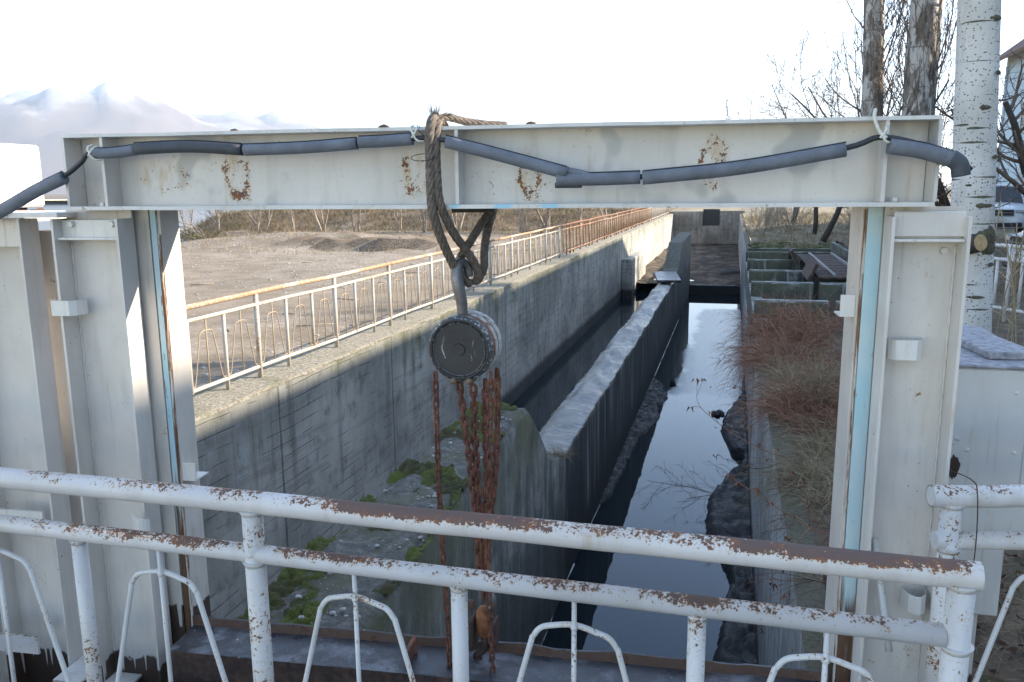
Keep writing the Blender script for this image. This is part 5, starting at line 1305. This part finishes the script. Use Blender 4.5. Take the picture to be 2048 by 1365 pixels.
for i, (x, y, lb) in enumerate(((1.1, 38, 'bare pinkish shrub next to the channel end on the sunlit bank'), (1.8, 41, 'bare bushy shrub just right of the one at the channel end'), (2.4, 39, 'low bare shrub left of the upright sapling'), (5.2, 40, 'bare shrub behind the right post among the saplings'))):
    th = thing('bare_shrub', (x, y, right_h(x, y)-.05), 0, lb, 'shrub'); cb = MB()
    cf = dict(seg=[5, 4, 4], wob=[.1, .15, .2], up=[.03, .03, 0], nb=[5, 4], f0=[.3, .3], ang=[32, 36], rk=[.6, .6], lk=[.55, .5], rmin=.006, lv=2, tip=.4, crown=cb)
    for k in range(16): grow(cb, (random.gauss(0, .15), random.gauss(0, .15), 0), (random.gauss(0, .4), random.gauss(0, .4), 1), random.uniform(1.0, 1.9), .014, 0, cf)
    cb.build('branches', M['paletwig'], th)
b = MB()
for k in range(900):
    a = random.uniform(24, 34); d = random.uniform(34, 44); x, y = d*math.sin(R(a-1)), d*math.cos(R(a-1))
    if x > 12.6: continue
    b.strand((x, y, 0), (random.gauss(0, .25), random.gauss(0, .25), 1), random.uniform(1.2, 3.4), .02, random.uniform(0, .5), 5, wob=.12)
b.build('thicket', M['paletwig'], kind='stuff')
# single hanging twig against the sky, part of the left poplar
pt = [o for o in COL.objects if o.name == 'poplar'][0]
b = MB(); P = spline([(-.25, 0, 7.0), (-1.0, -.2, 7.1), (-2.0, -.3, 6.6), (-2.55, -.3, 5.6), (-2.8, -.3, 4.2)], 8); b.tube(P, [.012*(1-.75*i/len(P)) for i in range(len(P))], 5); b.build('hanging_twig', M['twig'], pt)

# ------------------------------------------------------------------ house, cars, yard fence
t = thing('house', (13.5, 15, 0), 0, 'pale blue rendered house with brown roof along the right edge', 'house')
hw = simple('pale_blue_render', (.50, .62, .68), .9, .10, 1.2, bscale=60)
b = MB(); b.box((0, -36, -.3), (9, 35, 8.4)); 
b.add([(0, 35, 8.4), (9, 35, 8.4), (4.5, 35, 11.6), (0, 34.7, 8.4), (9, 34.7, 8.4), (4.5, 34.7, 11.6)], [(0, 1, 2), (3, 5, 4), (0, 2, 5, 3), (1, 4, 5, 2)]); wl = b.build('wall', hw, t)
b = MB()
for (xa, za, xb, zb) in ((-.75, 7.93, 4.5, 11.84), (9.75, 7.93, 4.5, 11.84)):
    b.add([(xa, -36.6, za), (xb, -36.6, zb), (xb, 35.6, zb), (xa, 35.6, za), (xa, -36.6, za+.18), (xb, -36.6, zb+.18), (xb, 35.6, zb+.18), (xa, 35.6, za+.18)], [(0, 3, 2, 1), (4, 5, 6, 7), (0, 1, 5, 4), (2, 3, 7, 6), (0, 4, 7, 3), (1, 2, 6, 5)])
b.build('roof', simple('brown_roof', (.16, .095, .065), .85, .3, 2), t)
for y in (24.5, 28.8, 8, 0):
    b = MB(); b.box((-.06, y, 0), (-.005, y+2.6, 2.35), ch=.02); d = b.build('garage_door', simple('grey_door', (.36, .40, .43), .6, .1, 2), t)
for (y, z) in ((26, 4.3), (30.5, 4.3), (20, 4.3), (12, 4.3), (4, 4.3)):
    b = MB(); b.box((-.05, y, z), (-.003, y+.12, z+1.5)); b.box((-.05, y+1.2, z), (-.003, y+1.32, z+1.5)); b.box((-.05, y+.12, z+1.38), (-.003, y+1.2, z+1.5)); b.box((-.05, y+.12, z), (-.003, y+1.2, z+.1)); f_ = b.build('window', simple('frame_white', (.7, .7, .7), .5, .05), t)
    b = MB(); b.box((-.02, y+.12, z+.1), (-.004, y+1.2, z+1.38)); gm = NT('dark_glass'); gm.set('Base Color', (.03, .035, .04)).set('Roughness', .05); b.build('pane', gm.m, f_)
b = MB(); b.tube([(-.08, 34.6, 0), (-.08, 34.6, 7.8)], .06, 8); b.build('drainpipe', simple('pipe_white', (.6, .65, .68), .5, .1), t)
def car(loc, rz, label, bodycol, plate=True):
    th = thing('parked_car', loc, rz, label, 'car')
    pm = NT('car_paint'); pm.set('Base Color', bodycol).set('Roughness', .28); pm.set('Coat Weight', .5)
    gl = NT('car_glass'); gl.set('Base Color', (.02, .024, .028)).set('Roughness', .06)
    lm = NT('headlight_glass'); lm.set('Base Color', (.55, .57, .6)).set('Roughness', .1); lm.set('Metallic', .5)
    # stations along y (front at -y): half width, sill z, belt z
    st = [(-2.28, .62, .42, .70), (-2.22, .80, .34, .86), (-2.0, .90, .30, .98), (-1.2, .925, .28, 1.06), (-.75, .93, .28, 1.09), (.4, .935, .28, 1.10), (1.6, .93, .3, 1.12), (2.15, .90, .34, 1.10), (2.3, .82, .42, 1.0)]
    vs = []; prof = [(-1, 0), (-1.0, .45), (-.985, .8), (-.90, 1.0), (-.5, 1.04), (0, 1.05), (.5, 1.04), (.90, 1.0), (.985, .8), (1.0, .45), (1, 0)]
    for (y, hw_, z0, z1) in st:
        for (px, pz) in prof: vs.append((px*hw_*(1 if pz < .9 else 1), y, z0+(z1-z0)*min(pz, 1)+max(0, pz-1)*.8))
    n = len(prof)
    b = MB(); b.add(vs, [(j*n+i, j*n+(i+1) % n, (j+1)*n+(i+1) % n, (j+1)*n+i) for j in range(len(st)-1) for i in range(n)]+[list(range(n))[::-1], [len(vs)-n+i for i in range(n)]], True)
    bd = b.build('body', pm.m, th)
    g0, g1 = [(-.80, 1.09), (-.05, 1.66), (.9, 1.70), (1.75, 1.62), (2.2, 1.14)], None
    b = MB(); vs = []
    for (y, z) in g0:
        top = sm(1.1, 1.6, z); vs += [(-.86+.17*top, y, z), (.86-.17*top, y, z)]
    vb = [(-.87, y, 1.06) for y, z in g0]+[(.87, y, 1.06) for y, z in g0]; k = len(vs); vs += vb; m_ = len(g0)
    b.add(vs, [(2*i, 2*i+1, 2*i+3, 2*i+2) for i in range(m_-1)]+[(2*i, 2*i+2, k+i+1, k+i) for i in range(m_-1)]+[(2*i+1, k+m_+i, k+m_+i+1, 2*i+3) for i in range(m_-1)], False)
    b.build('greenhouse', gl.m, th)
    b = MB(); b.add([(-.69, -.06, 1.655), (.69, -.06, 1.655), (.70, .9, 1.70), (-.70, .9, 1.70), (.70, 1.76, 1.625), (-.70, 1.76, 1.625), (-.68, -.05, 1.70), (.68, -.05, 1.70), (.66, .9, 1.75), (-.66, .9, 1.75), (.66, 1.74, 1.67), (-.66, 1.74, 1.67)],
        [(6, 7, 8, 9), (9, 8, 10, 11), (0, 1, 7, 6), (1, 2, 8, 7), (2, 4, 10, 8), (3, 0, 6, 9), (5, 3, 9, 11), (4, 5, 11, 10)]); b.build('roof', pm.m, th)
    for s_ in (-1, 1):
        b = MB(); b.tube([(s_*.86, -.80, 1.085), (s_*.69, -.06, 1.68)], .035, 6); b.build('windscreen_pillar', pm.m, th)
        b = MB(); b.box((s_*.56, -2.275, .80), (s_*.86, -2.12, .93), ch=.03); b.build('headlight', lm.m, th)
        b = MB(); b.ico((s_*1.02, -.70, 1.17), .11, 2, (1, .5, .75)); b.build('wing_mirror', pm.m, th)
        for y in (-1.38, 1.40):
            Mx = Matrix.Translation((s_*.86, y, .36)) @ Matrix.Rotation(R(90), 4, 'Y'); b = MB(); b.lathe([(.20, -.11), (.33, -.11), (.36, -.07), (.36, .07), (.33, .11), (.20, .11)], 24, Mx); wh = b.build('tyre', M['black'], th)
            b = MB(); b.lathe([(0, .07*s_), (.18, .09*s_), (.21, .11*s_)], 16, Mx); b.build('rim', M['steel'], wh)
    b = MB(); b.box((-.52, -2.31, .70), (.52, -2.2, .90), ch=.02); gr_ = b.build('grille', M['black'], th)
    for z in (.895, .80, .705):
        b = MB(); b.box((-.54, -2.325, z), (.54, -2.30, z+.025), ch=.006); b.build('chrome_bar', M['steel'], gr_)
    b = MB(); b.box((-.78, -2.30, .36), (.78, -2.1, .50), ch=.03); b.build('lower_intake', M['black'], th)
    b = MB(); b.box((-.70, -2.33, .30), (.70, -2.2, .36), ch=.02); b.build('skid_plate', M['steel'], th)
    b = MB(); b.box((-.26, -2.335, .545), (.26, -2.315, .655), ch=.004); pl = b.build('number_plate', simple('plate_white', (.75, .75, .72), .5, .03), th)
    if plate:
        fc = bpy.data.curves.new('plate_text', 'FONT'); fc.body = '430 ZI'; fc.size = .12; fc.align_x = 'CENTER'; fc.extrude = .001
        to = bpy.data.objects.new('plate_text', fc); COL.objects.link(to); me = bpy.data.meshes.new_from_object(to); bpy.data.objects.remove(to)
        me.transform(Matrix.Translation((0, -2.337, .56)) @ Matrix.Rotation(R(90), 4, 'X')); me.materials.append(M['black'])
        o = bpy.data.objects.new('plate_text', me); COL.objects.link(o); o.parent = pl
    return th
car((8.85, 32.6, .04), R(-14), 'white off-road car facing us, parked by the house garage', (.62, .66, .70))
car((6.95, 15.6, -.02), R(-86), 'second white car, only its bonnet corner showing past the yard fence', (.66, .68, .70))
th = thing('yard_fence', (3.3, 12.3, .05), R(-62), 'low white pipe fence with upright bars beyond the aspen', 'fence')
for z, nm in ((.92, 'top_rail'), (.74, 'middle_rail'), (.10, 'bottom_rail')):
    b = MB(); b.tube([(-2.4, 0, z), (3.2, 0, z)], .025, 10); b.build(nm, M['rail2'], th)
for x in (-2.4, -1, .4, 1.8, 3.2):
    b = MB(); b.tube([(x, 0, -.1), (x, 0, .94)], .028, 10); b.build('post', M['post'], th)
for k in range(27):
    x = -2.2+k*.2; b = MB(); b.tube([(x, 0, .1), (x, 0, .74)], .010 if k % 2 else .02, 6); b.build('bar', M['rod'], th)
# yellow machine glimpsed between the posts
t = thing('yellow_machine', (-7.0, 6.65, -1.05), R(20), 'orange yellow machine with black pipes glimpsed between the left posts', 'machine')
b = MB(); b.box((-.35, -.4, .12), (.40, .5, .62), ch=.05); b.box((-.25, -.3, .62), (.3, .4, .80), ch=.04); b.build('body', M['yellow'], t)
b = MB(); b.tube(spline([(-.5, -.3, .92), (0, -.2, 1.18), (.6, .2, 1.15)], 6), .06, 10); b.build('pipe', M['black'], t)
b = MB(); b.box((-.4, -.45, -.9), (.45, .55, .12)); b.build('base', M['darkgrey'], t)
b = MB(); b.tube(spline([(.42, -.2, .60), (.46, -.2, .5), (.44, -.1, .2)], 5), .012, 6); b.build('hose', M['rubber'], t)
b = MB(); b.lathe([(0, .12), (.1, .1), (.14, 0), (.1, -.1), (0, -.12)], 16, Matrix.Translation((.2, -.1, .93))); b.build('motor_cap', M['rust'], t)

# ------------------------------------------------------------------ air
HAZE = 2.1e-4
if HAZE:
    b = MB(); b.box((-9500, -2500, -12), (9500, 9500, zmax+20)); hz = bpy.data.materials.new('haze_air'); hz.use_nodes = True
    nt = hz.node_tree; nt.nodes.remove(nt.nodes['Principled BSDF']); pv = nt.nodes.new('ShaderNodeVolumePrincipled')
    pv.inputs['Color'].default_value = (.80, .89, 1, 1); pv.inputs['Density'].default_value = HAZE; pv.inputs['Anisotropy'].default_value = .3
    nt.links.new(pv.outputs[0], nt.nodes['Material Output'].inputs['Volume']); b.build('haze', hz, kind='stuff')
for o in list(COL.objects):
    if o.get('label') == 'x': o['label'] = 'bare pale trunked tree in the row on the far river bank'
